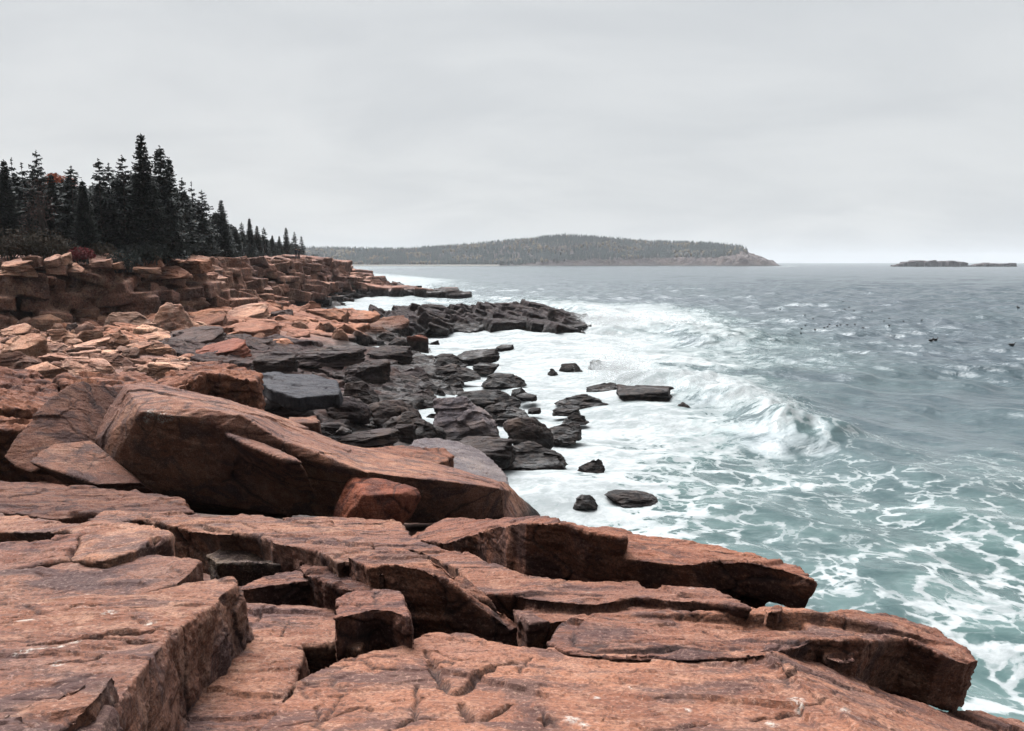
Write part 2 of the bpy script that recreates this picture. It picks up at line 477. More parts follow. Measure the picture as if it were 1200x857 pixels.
SEED = [0.0]
def slab(name, label, solids, vox, size, mat=None, cat='rock slab', tint=(1, 1, 1), cracks=(), marks=(), rough=1.0, strata=1.0, auto=1.0, group=None, flake=1.0):
    """solids: (pixel outline, plane, thickness, opts) - one bedrock slab cut by joints"""
    SEED[0] += 7.7
    bm = bmesh.new()
    for i, s in enumerate(solids):
        px, plane, T = s[:3]; op = s[3] if len(s) > 3 else {}
        if callable(plane): top = [plane(*p) for p in px]
        else: top = [at_plane(p[0], p[1], plane) if len(p) == 2 else at_d(*p) for p in px]
        prism(bm, top, T, seed=SEED[0] + i, **op)
    me = remesh(bm, vox * 0.86)
    p0 = solids[0][1]
    ck = []
    if p0 is None: p0 = plane3(*solids[0][0])
    if not callable(p0):
        for c in cracks:
            ck.append(([tuple(at_plane(x, y, c[3] if len(c) > 3 else p0)[:2]) for x, y in c[0]], c[1], c[2]))
    mk = [(tuple(at_plane(x, y, p0)), r) for x, y, r in marks]
    weather(me, size, SEED[0], rough, strata, ck, mk, auto, flake)
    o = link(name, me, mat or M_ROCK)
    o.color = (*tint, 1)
    tag(o, label, cat, group)
    return o

# ------------------------------------------------------------------ the ground
SH_Y = [-20, 3, 5, 8, 12, 16, 23, 30, 40, 53, 68, 78, 95, 110, 130, 160, 176, 186, 200, 225, 245, 262, 300, 340, 420]
SH_X = [3.2, 3.0, 2.9, 2.3, 1.5, 1.0, 0.3, -1.2, -3.6, -6.2, -7.4, -9.0, -14, -20, -27, -33, -27, -25, -27, -31, -38, -47, -57, -66, -95]
CLIFF = [(-220, 44), (-80, 52), (-37, 58), (-30, 64), (-29, 80), (-33, 120), (-34, 157), (-35, 190), (-39, 236), (-52, 272), (-78, 340), (-120, 420)]

def ground_h(X, Y, noise=True):
    X = np.asarray(X, float); Y = np.asarray(Y, float)
    s = np.interp(Y, SH_Y, SH_X) - X
    fore = -1.6 + (5.8 - 0.21 * Y - 0.58 + 1.6) * sstep(-0.6, 0.9, s)
    beach = np.where(s > 0, np.minimum(0.13 * s, 2.2 + 0.035 * (s - 17)), 0.22 * s)
    beach = np.maximum(beach, -2.5)
    k = sstep(17, 27, Y)
    h = fore * (1 - k) + beach * k
    dist, side = seg_dist(X, Y, CLIFF)
    sd = dist * side
    top = np.where(sd > 0, 7.3 + 0.012 * sd, 7.3)
    low = np.minimum(top, 3.0 + 0.27 * np.maximum(sd, 0))
    kk = sstep(150, 205, Y)
    top = top * (1 - kk) + low * kk
    ramp = sstep(-0.5, 3.0, sd)
    h = h + (np.maximum(top, h) - h) * ramp
    if noise:
        shp = X.shape
        P = np.column_stack([X.ravel(), Y.ravel(), np.zeros(X.size)])
        far = np.clip(Y.ravel() / 60, 0.15, 2.0)
        n = fbm(P / 3.1, 4) * 0.22 * far + fbm(P / 11.0 + 5, 3) * 0.5 * np.clip(far - 0.25, 0, 2)
        n += 0.30 * np.clip(far - 0.2, 0, 1.6) * (np.floor(fbm(P / np.array([9., 4., 1.]) + 8, 3) * 3) / 3)
        h = h + n.reshape(shp) * np.where(s > -1, 1, 0.3)
    return h

def ground_hit(px, py):
    d = np.concatenate([np.linspace(8, 60, 500), np.linspace(60.2, 420, 900)])
    r = ray(px, py)
    x, z = r[0] * d / r[1], EYE + r[2] * d / r[1]
    h = np.maximum(ground_h(x, d, False), 0.0)
    i = int(np.argmax(z <= h)) if np.any(z <= h) else len(d) - 1
    return Vector((x[i], d[i], h[i]))

def build_ground():
    ny, nx = 620, 420
    t = np.linspace(0, 1, ny)
    ys = -9 + 0 * t
    ys = np.where(t < 0.2, -9 + 32 * (t / 0.2), 23 * (440 / 23.0) ** ((t - 0.2) / 0.8))
    u = np.linspace(0, 1, nx)
    Y = np.repeat(ys[:, None], nx, 1)
    xs = np.interp(ys, SH_Y, SH_X)[:, None] + 3.0
    Wd = (np.maximum(ys, 0) * 0.95 + 24)[:, None]
    X = xs - (u[None, :] ** 1.15) * Wd
    Z = ground_h(X, Y)
    V = np.column_stack([X.ravel(), Y.ravel(), Z.ravel()])
    idx = np.arange(ny * nx).reshape(ny, nx)
    Q = np.column_stack([idx[:-1, :-1].ravel(), idx[1:, :-1].ravel(), idx[1:, 1:].ravel(), idx[:-1, 1:].ravel()])
    me = mesh_np('ground', V, Q); shade_smooth(me)
    o = link('ground', me, M_FIELD); o.color = (0.62, 0.58, 0.58, 1)
    tag(o, kind='structure', label='rough granite bedrock of the shore between the boulders')
build_ground()
print('ground', round(time.time() - T0, 1))

# ------------------------------------------------------------------ foreground slabs (near to far)
P_F1 = (5.815, -0.02, -0.21)
P_F1B = (5.815 + 0.56, -0.40, -0.21)
slab('rock_slab', 'broad pinkish sloping slab across the bottom of the picture, cut by joints',
     [([(180, 1150), (285, 880), (310, 850), (348, 800), (398, 772), (440, 762), (470, 757), (498, 742), (545, 741), (575, 751), (620, 757), (700, 765), (800, 766), (902, 765), (1014, 857), (1370, 1150)], P_F1, 1.6, dict(step=0.12, jit=0.006)),
      ([(899, 766), (960, 776), (1010, 797), (1090, 826), (1150, 837), (1210, 852), (1260, 900), (1480, 1150), (1366, 1150), (1011, 857)], P_F1B, 1.6, dict(step=0.12, jit=0.006))],
     0.0135, 0.55, cracks=[
         ([(506, 775), (520, 800), (534, 813), (550, 801), (566, 788), (600, 778)], 0.030, 0.05),
         ([(490, 800), (488, 822), (484, 845)], 0.012, 0.03), ([(500, 763), (512, 776)], 0.014, 0.03), ([(512, 762), (545, 777)], 0.010, 0.025),
         ([(543, 826), (552, 848), (575, 838), (602, 823)], 0.022, 0.04), ([(620, 770), (612, 790)], 0.012, 0.02),
         ([(885, 842), (930, 830), (960, 829), (1000, 827)], 0.014, 0.03), ([(330, 856), (420, 830), (435, 832)], 0.010, 0.02),
         ([(375, 850), (372, 828)], 0.008, 0.02), ([(380, 845), (400, 815)], 0.008, 0.02), ([(455, 857), (480, 842), (505, 845)], 0.012, 0.03),
         ([(640, 857), (636, 838)], 0.010, 0.02), ([(830, 845), (760, 857)], 0.010, 0.02)],
     marks=[(932, 821, 0.03), (938, 826, 0.022), (993, 841, 0.034), (1003, 844, 0.02), (670, 845, 0.03), (905, 846, 0.03), (685, 852, 0.02), (740, 806, 0.016), (1045, 838, 0.024), (805, 830, 0.016), (700, 817, 0.014), (1058, 846, 0.02)],
     rough=0.72, tint=(1.0, 0.93, 0.92))
slab('overhanging_slab', 'thick pinkish slab on the right with a dark overhanging end above the surf',
     [([(668, 766), (640, 752), (655, 735), (700, 716), (760, 717), (850, 715), (935, 713), (962, 719), (1040, 717, 6.0), (1095, 735, 5.75), (1130, 757, 5.4), (1144, 772, 5.2), (1138, 779, 5.05), (1100, 768, 5.0),
        (1064, 748, 5.1), (1035, 751, 5.05), (1010, 750), (980, 752), (962, 751), (925, 762), (880, 770), (790, 772)], pl(0.022), 0.40, dict(step=0.1, jit=0.03)),
      ([(962, 752), (985, 755), (1003, 759), (1006, 772), (985, 775), (965, 768)], pl(-0.05), 0.2, dict(step=0.06, jit=0.01)),
      ([(935, 716), (1040, 720, 6.0), (1090, 738, 5.8), (1122, 757, 5.5), (1110, 764, 5.3), (1064, 750, 5.3), (962, 754)], pl(-0.05), 2.0, dict(step=0.1, jit=0.03, lean=(-0.35, 0.2)))],
     0.014, 0.55, cracks=[([(842, 771), (908, 762), (962, 748), (980, 745)], 0.012, 0.03), ([(700, 757), (760, 750), (850, 752)], 0.008, 0.015), ([(1075, 735), (1100, 738), (1112, 746)], 0.018, 0.04)],
     marks=[(1010, 743, 0.03), (945, 738, 0.03)], rough=0.8, tint=(0.96, 0.88, 0.86))
slab('tilted_block', 'long tilted block at lower left with a steep dark right face and dark joints',
     [([(-150, 900), (-150, 715), (0, 712), (50, 700), (90, 694), (130, 698), (180, 692), (235, 681), (272, 679), (282, 684), (262, 697), (256, 704), (214, 733), (180, 768), (148, 806), (128, 830), (100, 900)], pl(0.38), 0.75, dict(step=0.12, jit=0.025, flare=1.02))],
     0.0125, 0.55, cracks=[([(-40, 764), (50, 758), (105, 751), (150, 746), (182, 741)], 0.024, 0.05), ([(110, 752), (185, 752)], 0.016, 0.035),
                           ([(-10, 728), (45, 718), (75, 714), (98, 708), (125, 710)], 0.014, 0.03), ([(55, 769), (85, 768), (102, 765)], 0.012, 0.025),
                           ([(65, 778), (100, 776), (132, 768)], 0.011, 0.025), ([(183, 738), (204, 744)], 0.012, 0.03), ([(158, 724), (168, 731)], 0.012, 0.025),
                           ([(208, 711), (246, 710)], 0.012, 0.03), ([(-10, 733), (50, 729)], 0.015, 0.03), ([(130, 714), (175, 711)], 0.007, 0.02), ([(100, 725), (145, 723)], 0.008, 0.02)],
     marks=[(127, 722, 0.025), (176, 731, 0.02), (70, 778, 0.02), (136, 695, 0.014), (105, 696, 0.014)] + [(22 + 5 * k, 768.5 - 0.9 * k, 0.014) for k in range(15)] + [(94 + 4 * k, 712 - .3 * k, 0.012) for k in range(6)] + [(22 + 4 * k, 733 - .4 * k, 0.009) for k in range(6)], rough=0.8, tint=(0.98, 0.95, 0.95))
slab('corner_block', 'pale-topped wedge of rock in the lower left corner leaning on the tilted block',
     [([(-60, 960), (-60, 842), (15, 828), (60, 814), (100, 797), (136, 792), (130, 802), (108, 823), (60, 854), (30, 960)], pl(0.46), 0.7, dict(step=0.1, jit=0.02))],
     0.012, 0.5, rough=0.8, tint=(1.05, 1.05, 1.05), cracks=[([(0, 828), (25, 842), (48, 850)], 0.012, 0.03)])
slab('rock_slab', 'flat-topped slab with a blunt right end lying behind the tilted block',
     [([(-150, 740), (-150, 668), (0, 668), (50, 664), (78, 657), (120, 656), (158, 650), (186, 649), (212, 652), (236, 656), (226, 668), (204, 687), (160, 699), (120, 700), (60, 704), (0, 722)], plane3((0, 714, 4.1), (120, 699, 4.42), (226, 668, 4.75), (160, 650, 5.1)), 0.42, dict(step=0.12, jit=0.02))],
     0.0155, 0.55, rough=0.75, tint=(0.97, 0.97, 0.98))
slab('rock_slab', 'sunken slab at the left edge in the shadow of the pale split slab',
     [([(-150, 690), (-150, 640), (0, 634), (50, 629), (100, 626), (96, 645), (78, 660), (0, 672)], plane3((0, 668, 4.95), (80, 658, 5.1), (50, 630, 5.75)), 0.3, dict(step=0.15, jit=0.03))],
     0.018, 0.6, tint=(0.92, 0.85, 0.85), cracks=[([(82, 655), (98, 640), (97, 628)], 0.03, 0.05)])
slab('rock_slab', 'pale slab with a squared right end split by one upright joint, above the flat-topped slab',
     [([(-170, 640), (-170, 600), (0, 603), (60, 610), (100, 611), (140, 612), (172, 614), (200, 624), (196, 630), (178, 636), (150, 648), (120, 657), (84, 657), (98, 640), (96, 628), (78, 622), (0, 624)], plane3((190, 636, 5.2), (60, 611, 6.6), (84, 657, 4.95)), 0.34, dict(step=0.15, jit=0.02))],
     0.018, 0.6, rough=0.8, tint=(1.04, 1.03, 1.04), cracks=[([(180, 630), (178, 640)], 0.03, 0.12), ([(60, 622), (110, 617), (160, 620)], 0.012, 0.03)])
slab('rock_slab', 'dusky rock floor at the left under the leaning boulders',
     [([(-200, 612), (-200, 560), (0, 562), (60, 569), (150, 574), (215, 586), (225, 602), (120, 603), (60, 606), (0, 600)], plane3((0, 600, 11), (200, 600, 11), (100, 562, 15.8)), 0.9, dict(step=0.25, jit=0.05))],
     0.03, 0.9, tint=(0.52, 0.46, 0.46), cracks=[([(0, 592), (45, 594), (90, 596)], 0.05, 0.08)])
slab('rock_slab', 'long undulating slab in front of the great boulder, its front dropping in a dark step',
     [([(100, 610), (128, 598), (200, 599), (242, 604), (292, 603), (347, 609), (385, 611), (402, 622), (440, 640), (462, 660), (448, 672), (418, 657), (393, 658), (368, 646), (347, 641), (318, 635), (305, 628), (284, 626), (252, 626), (200, 616), (165, 607), (130, 614)], pl(0.30), 0.50, dict(step=0.15, jit=0.03))],
     0.02, 0.7, rough=0.85, tint=(1.0, 0.97, 0.95), cracks=[([(285, 614), (305, 622), (345, 630)], 0.018, 0.04), ([(165, 602), (185, 612)], 0.03, 0.06), ([(392, 633), (420, 640)], 0.03, 0.06)])
slab('rock_slab', 'smooth wavy slab dipping to the right below the dark ledge',
     [([(330, 606), (400, 606), (470, 612), (478, 626), (497, 636), (530, 646), (560, 652), (582, 662), (602, 672), (650, 680), (700, 682), (746, 682), (762, 688), (828, 692), (855, 699), (884, 712), (834, 707), (790, 703),
        (742, 699), (700, 707), (662, 706), (632, 702), (600, 697), (572, 697), (556, 688), (538, 668), (507, 652), (482, 642), (460, 650), (432, 650), (400, 640)], pl(0.08), 0.42, dict(step=0.12, jit=0.02)),
      ([(600, 712), (640, 712), (720, 708), (800, 709), (860, 712), (760, 720), (690, 724), (620, 732)], pl(0.0), 0.5, dict(step=0.12, jit=0.03))],
     0.017, 0.6, rough=0.8, tint=(0.95, 0.88, 0.86), marks=[(690, 694, 0.02), (812, 693, 0.02)])
slab('wedge_rock', 'dark steep-faced wedge with a thin sunlit ridge running down to the right',
     [([(405, 652, 6.0), (430, 651, 6.0), (470, 644, 6.2), (512, 654, 5.75), (548, 680, 5.55), (578, 706, 5.45), (608, 733, 5.4), (600, 738, 5.3), (566, 714, 5.25), (535, 690, 5.25), (500, 668, 5.3), (465, 660, 5.4), (430, 664, 5.6)], None, 0.75, dict(step=0.08, jit=0.02, lean=(-0.02, -0.1)))],
     0.0145, 0.55, rough=0.8, tint=(0.9, 0.8, 0.78))
slab('dark_ledge', 'long dark-faced ledge jutting right over the surf, stepped in the middle',
     [([(474, 632, 9.4), (500, 616, 10.0), (522, 607, 10.3), (575, 609, 9.7), (640, 606, 8.7), (664, 610, 8.3), (700, 617, 7.9), (729, 624, 7.5), (734, 631, 6.5), (692, 625, 6.6), (655, 613, 6.8), (615, 613, 6.95), (580, 616, 7.6), (560, 624, 8.1), (535, 633, 8.4), (510, 636, 8.7), (495, 632, 9.0)], None, 0.62, dict(step=0.1, jit=0.025)),
      ([(640, 612, 8.5), (690, 617, 8.7), (712, 615, 8.9), (738, 621, 8.7), (762, 629, 8.4), (800, 632, 8.2), (850, 644, 7.6), (900, 650, 7.3), (930, 660, 6.9), (950, 674, 6.3), (954, 681, 5.8), (945, 680, 5.8), (912, 665, 5.9), (870, 656, 6.05), (830, 657, 6.2), (790, 661, 6.4), (733, 655, 6.6), (640, 640, 7.0)], None, 0.31, dict(step=0.1, jit=0.03, lean=(-0.02, 0.05))),
      ([(640, 640, 7.2), (640, 616, 8.4), (738, 626, 8.4), (800, 637, 7.9), (905, 655, 7.2), (915, 668, 6.3), (790, 668, 6.75), (733, 664, 6.9)], None, 2.4, dict(step=0.1, jit=0.03, lean=(-0.4, 0.5)))],
     0.0175, 0.6, rough=0.85, tint=(0.86, 0.72, 0.68), marks=[(548, 612, 0.03), (765, 648, 0.015), (800, 652, 0.02)])
slab('square_block', 'square block with a sloping pink top wedged left of the dark steep-faced wedge',
     [([(390, 724), (394, 702), (412, 693), (437, 686), (466, 688), (475, 706), (482, 724), (460, 715), (440, 713), (415, 719)], pl(0.23), 0.55, dict(step=0.08, jit=0.015, flare=1.03))],
     0.013, 0.5, rough=0.8, tint=(1.0, 0.9, 0.88))
slab('square_block', 'low block with a bright front edge between the tilted block and the sloping pink block',
     [([(276, 686), (299, 679), (351, 669), (381, 668), (388, 680), (393, 692), (384, 679), (351, 682), (320, 686), (294, 689), (282, 690)], pl(0.12), 0.40, dict(step=0.08, jit=0.02))],
     0.013, 0.5, rough=0.85, tint=(1.0, 0.92, 0.9))
slab('lichened_rock', 'dark rough lichen-covered rock lying in the gap behind the low block',
     [([(242, 652, 7.8), (262, 645, 7.9), (300, 644, 7.9), (331, 643, 7.8), (344, 655, 7.6), (347, 664, 7.2), (330, 660, 7.1), (290, 658, 7.2), (252, 660, 7.3)], None, 0.4, dict(step=0.08, jit=0.03))],
     0.0155, 0.35, M_MOSS, rough=1.5, tint=(1, 1, 1))
slab('lichened_rock', 'brownish rough rock wedged right of the dark lichen-covered rock',
     [([(346, 652), (380, 655), (410, 665), (440, 672), (455, 690), (440, 694), (400, 690), (360, 676)], pl(0.18), 0.5, dict(step=0.08, jit=0.03))],
     0.0155, 0.4, rough=1.4, tint=(0.7, 0.62, 0.6))
slab('rock_slab', 'stepped slab with a notched right edge in the trough right of the tilted block',
     [([(276, 713), (310, 711), (358, 712), (392, 717), (398, 742), (395, 757), (375, 758), (350, 757), (352, 770), (345, 796), (334, 824), (325, 840), (304, 854), (270, 900), (180, 920), (205, 857), (218, 834), (234, 813), (248, 790), (271, 759), (275, 745)], pl(-0.06, -0.04), 0.5, dict(step=0.1, jit=0.018))],
     0.0125, 0.5, rough=0.8, tint=(0.95, 0.9, 0.9), cracks=[([(311, 714), (303, 727), (285, 740), (300, 752)], 0.010, 0.03), ([(340, 727), (330, 748)], 0.008, 0.02), ([(300, 825), (335, 826)], 0.008, 0.02)])
slab('stone_chip', 'small upright chip of pale stone under the sloping pink block',
     [([(394, 728), (423, 728), (426, 745), (422, 763), (397, 757)], pl(0.03), 0.3, dict(step=0.06, jit=0.01))],
     0.011, 0.4, rough=0.8, tint=(1.05, 1.05, 1.0))
slab('loose_stone', 'small stone at the foot of the great boulder, on the left',
     [([(190, 590), (198, 587), (216, 585), (222, 596), (218, 602), (196, 600)], plane3((190, 590, 12), (220, 590, 12), (200, 600, 11.6)), 0.5, dict(step=0.1, jit=0.03))], 0.03, 0.5, tint=(0.7, 0.62, 0.58))
slab('loose_stone', 'small stone on the rim of the overhanging slab under the dark ledge',
     [([(897, 714), (905, 709), (918, 708), (921, 713), (912, 717), (900, 717)], pl(0.08), 0.12, dict(step=0.05, jit=0.01))], 0.012, 0.3, tint=(0.95, 0.85, 0.82))

# standing water in the joints
def puddle(px, plane, label, dz=0.0):
    pts = [at_plane(x, y, (plane[0] + dz, plane[1], plane[2])) for x, y in px]
    z = sum(p.z for p in pts) / len(pts)
    ring = ring_jitter(pts, 0.03, 0.008, SEED[0])
    for p in ring: p.z = z
    bm = bmesh.new(); tv = [bm.verts.new(p) for p in ring]
    for a, b, c in tessellate_polygon([ring]):
        try: bm.faces.new((tv[a], tv[b], tv[c]))
        except ValueError: pass
    bmesh.ops.recalc_face_normals(bm, faces=bm.faces)
    me = bpy.data.meshes.new('puddle'); bm.to_mesh(me); bm.free()
    tag(link('puddle', me, M_PUDDLE), label, 'puddle')
print('slabs', NV, round(time.time() - T0, 1))

# ------------------------------------------------------------------ the great boulders behind
def solid_rock(name, label, build, vox, size, mat=None, cat='boulder', tint=(1, 1, 1), rough=1.0, strata=1.0, group=None, marks=(), auto=1.0):
    SEED[0] += 7.7
    bm = bmesh.new(); build(bm)
    me = remesh(bm, vox, 5 if vox < 0.03 else 2)
    weather(me, size, SEED[0], rough, strata, (), marks, auto)
    o = link(name, me, mat or M_ROCK); o.color = (*tint, 1)
    return tag(o, label, cat, group)

def great(bm):
    A = at_d
    hull(bm, [A(*p) for p in [(106, 521, 16.6), (128, 480, 16.9), (146, 450, 17.2), (166, 449, 17.8), (200, 455, 18.0), (236, 467, 18.2), (166, 483, 15.1), (206, 488, 15.05), (238, 477, 15.3),
                              (122, 556, 15.9), (150, 574, 15.7), (250, 592, 15.9), (120, 560, 18.5), (250, 598, 18.5)]])
    hull(bm, [A(*p) for p in [(200, 456, 18.1), (255, 466, 18.3), (300, 486, 18.2), (340, 492, 18.2), (206, 488, 15.05), (238, 477, 15.2), (282, 486, 15.05), (312, 506, 14.95), (345, 525, 14.9),
                              (180, 580, 15.8), (330, 603, 15.8), (200, 598, 18.5), (340, 606, 18.5)]])
    hull(bm, [A(*p) for p in [(300, 486, 18.2), (340, 492, 18.2), (382, 513, 17.9), (430, 530, 17.6), (310, 508, 15.0), (356, 537, 14.85), (400, 548, 14.8), (432, 554, 14.8), (300, 600, 15.8), (430, 610, 15.5), (440, 608, 18)]])
    hull(bm, [A(*p) for p in [(380, 513, 17.9), (430, 530, 17.6), (480, 545, 17.3), (530, 549, 17.5), (580, 562, 17.8), (598, 576, 18.2), (400, 548, 14.85), (480, 560, 14.9), (540, 566, 15.1), (588, 573, 15.7),
                              (390, 608, 15.5), (480, 612, 15.4), (560, 610, 15.5), (592, 606, 16.4), (590, 606, 18.2)]])
    led = [(262, 506, 15.1), (300, 517, 14.85), (345, 537, 14.55), (353, 543, 14.3), (330, 539, 14.25), (295, 525, 14.4), (268, 511, 14.7)]
    prism(bm, [A(*p) for p in led], 1.3, step=0.2, jit=0.03, seed=5.3, lean=(0.1, 1.0))
    hull(bm, [A(*p) for p in [(578, 563, 17), (600, 577, 18.5), (590, 566, 18.6), (634, 604, 20.5), (625, 596, 21), (560, 606, 15.6), (540, 570, 15.4), (628, 616, 20), (520, 612, 15.7), (600, 608, 16.6)]])
solid_rock('great_boulder', 'great long boulder with sloping lit top and deep dark front, largest of all', great, 0.022, 1.3, rough=0.42, strata=0.6, tint=(1.0, 0.95, 0.93),
           marks=[(tuple(at_d(176, 484, 15.1)), 0.09), (tuple(at_d(190, 490, 15.1)), 0.11), (tuple(at_d(172, 492, 15.1)), 0.07), (tuple(at_d(200, 489, 15.1)), 0.06)])
def slabhull(bm, f, off):
    P = [at_d(*p) for p in f]; hull(bm, P + [p + Vector(off) for p in P])
def lean1(bm):
    slabhull(bm, [(4, 536, 15.5), (22, 508, 15.9), (60, 466, 16.8), (80, 452, 17.2), (97, 447, 17.5), (108, 482, 17.0), (119, 512, 16.7), (98, 522, 16.0), (60, 538, 15.5), (36, 554, 15.1), (20, 549, 15.2)], (0.45, 1.2, -0.35))
solid_rock('leaning_boulder', 'brown slab-like boulder leaning up against the left end of the great boulder', lean1, 0.02, 1.1, rough=0.4, tint=(0.62, 0.55, 0.53))
def lean2(bm):
    slabhull(bm, [(33, 541, 14.8), (44, 529, 15.2), (62, 520, 15.6), (106, 516, 16.0), (126, 540, 15.6), (165, 566, 15.0), (112, 568, 14.6), (56, 550, 14.7)], (0.1, 0.9, -0.6))
solid_rock('leaning_boulder', 'pale speckled pointed slab at the foot of the leaning brown boulder', lean2, 0.02, 1.0, rough=0.4, tint=(0.80, 0.76, 0.76))
def redb(bm):
    hull(bm, [at_d(*p) for p in [(388, 606, 14.6), (400, 576, 14.7), (412, 557, 14.9), (452, 562, 14.8), (490, 571, 14.8), (496, 582, 14.7), (470, 603, 14.3), (440, 614, 14.1), (396, 618, 14.3), (425, 580, 14.15), (470, 578, 14.3), (420, 575, 16), (490, 600, 16), (470, 618, 14.4)]])
solid_rock('red_block', 'angular rust-red block propped against the dark front of the great boulder', redb, 0.028, 0.9, rough=0.7, tint=(0.95, 0.6, 0.5))
def greys(bm):
    f = [(486, 514, 24.5), (510, 512, 25), (540, 517, 25), (566, 530, 24.5), (590, 548, 23.5), (600, 578, 21), (575, 580, 20), (530, 560, 20), (500, 545, 21), (470, 535, 22.5)]
    prism(bm, [at_d(*p) for p in f], 1.4, step=0.3, jit=0.06, seed=6.1)
solid_rock('smooth_slab', 'smooth bluish-grey slab sloping into the foam behind the great boulder', greys, 0.05, 1.3, M_GREY, rough=0.6)
def flat1(bm):
    f = [(415, 524, 20), (470, 522, 21), (520, 525, 21.3), (531, 534, 21), (522, 541, 20.2), (495, 543, 19.4), (440, 545, 18.6)]
    prism(bm, [at_d(*p) for p in f], 0.55, step=0.3, jit=0.04, seed=7.1)
solid_rock('flat_slab', 'flat orange slab with a rounded tip resting behind the crest of the great boulder', flat1, 0.04, 0.9, rough=0.7, tint=(1.0, 0.85, 0.75))
def blk(bm):
    f = [(338, 488, 19.6), (370, 488, 19.8), (375, 492, 19.3), (374, 495, 19), (340, 496, 18.8)]
    prism(bm, [at_d(*p) for p in f], 0.9, step=0.2, jit=0.03, seed=8.1)
solid_rock('square_block', 'squarish grey-brown block peeping over the middle of the great boulder', blk, 0.035, 0.8, rough=0.7, tint=(0.75, 0.7, 0.68))
def crag(bm):
    for f, T, sd in [([(-40, 432, 24), (20, 430, 25), (50, 440, 24.5), (66, 462, 22.5), (70, 485, 20.5), (30, 480, 19.5), (-40, 478, 19)], 2.0, 1), ([(20, 436, 26), (62, 447, 26), (72, 470, 24), (40, 470, 22.5)], 2.0, 2),
                     ([(-40, 486, 19), (30, 490, 18.6), (66, 498, 18.8), (70, 505, 18), (-40, 503, 17.4)], 1.0, 3)]:
        prism(bm, [at_d(*p) for p in f], T, step=0.3, jit=0.1, seed=sd * 3.3, lean=(0.1, 0.1))
solid_rock('crag', 'knobbly orange crag at the left edge, ribbed with dark joints', crag, 0.035, 0.8, rough=2.4, tint=(0.85, 0.68, 0.60))
def ridge1(bm):
    f = [(180, 452, 23.5), (205, 432, 25), (232, 424, 26), (262, 423, 26.3), (285, 430, 26), (306, 440, 25.5), (300, 447, 24), (270, 441, 23.8), (240, 437, 23.6), (215, 452, 22.2), (190, 462, 21.5)]
    prism(bm, [at_d(*p) for p in f], 1.6, step=0.3, jit=0.09, seed=4.4, lean=(0, -0.1))
solid_rock('crag', 'jagged orange ridge of broken rock behind the crest of the great boulder', ridge1, 0.035, 0.8, rough=2.2, tint=(1.0, 0.82, 0.72))
def ridge2(bm):
    f = [(70, 447, 23.5), (100, 440, 25), (130, 441, 25), (150, 432, 26), (172, 437, 26), (188, 448, 25), (184, 456, 23), (150, 455, 22.2), (110, 462, 21.5), (85, 468, 20.6)]
    prism(bm, [at_d(*p) for p in f], 1.8, step=0.3, jit=0.09, seed=14.4)
solid_rock('crag', 'low orange hump of rock between the knobbly crag and the jagged ridge', ridge2, 0.05, 1.1, rough=2.2, tint=(0.9, 0.74, 0.66))
def blue(bm):
    f = [(296, 440, 30), (318, 437, 31.5), (372, 438, 31.5), (396, 446, 30.5), (398, 462, 28), (350, 466, 27), (315, 456, 28)]
    prism(bm, [at_d(*p) for p in f], 0.5, step=0.3, jit=0.05, seed=9.4)
solid_rock('smooth_slab', 'wet blue-grey slab with a pale upper rim in the dark hollow', blue, 0.06, 1.3, M_GREY, rough=0.8, tint=(0.24, 0.27, 0.33))
print('boulders', NV, round(time.time() - T0, 1))

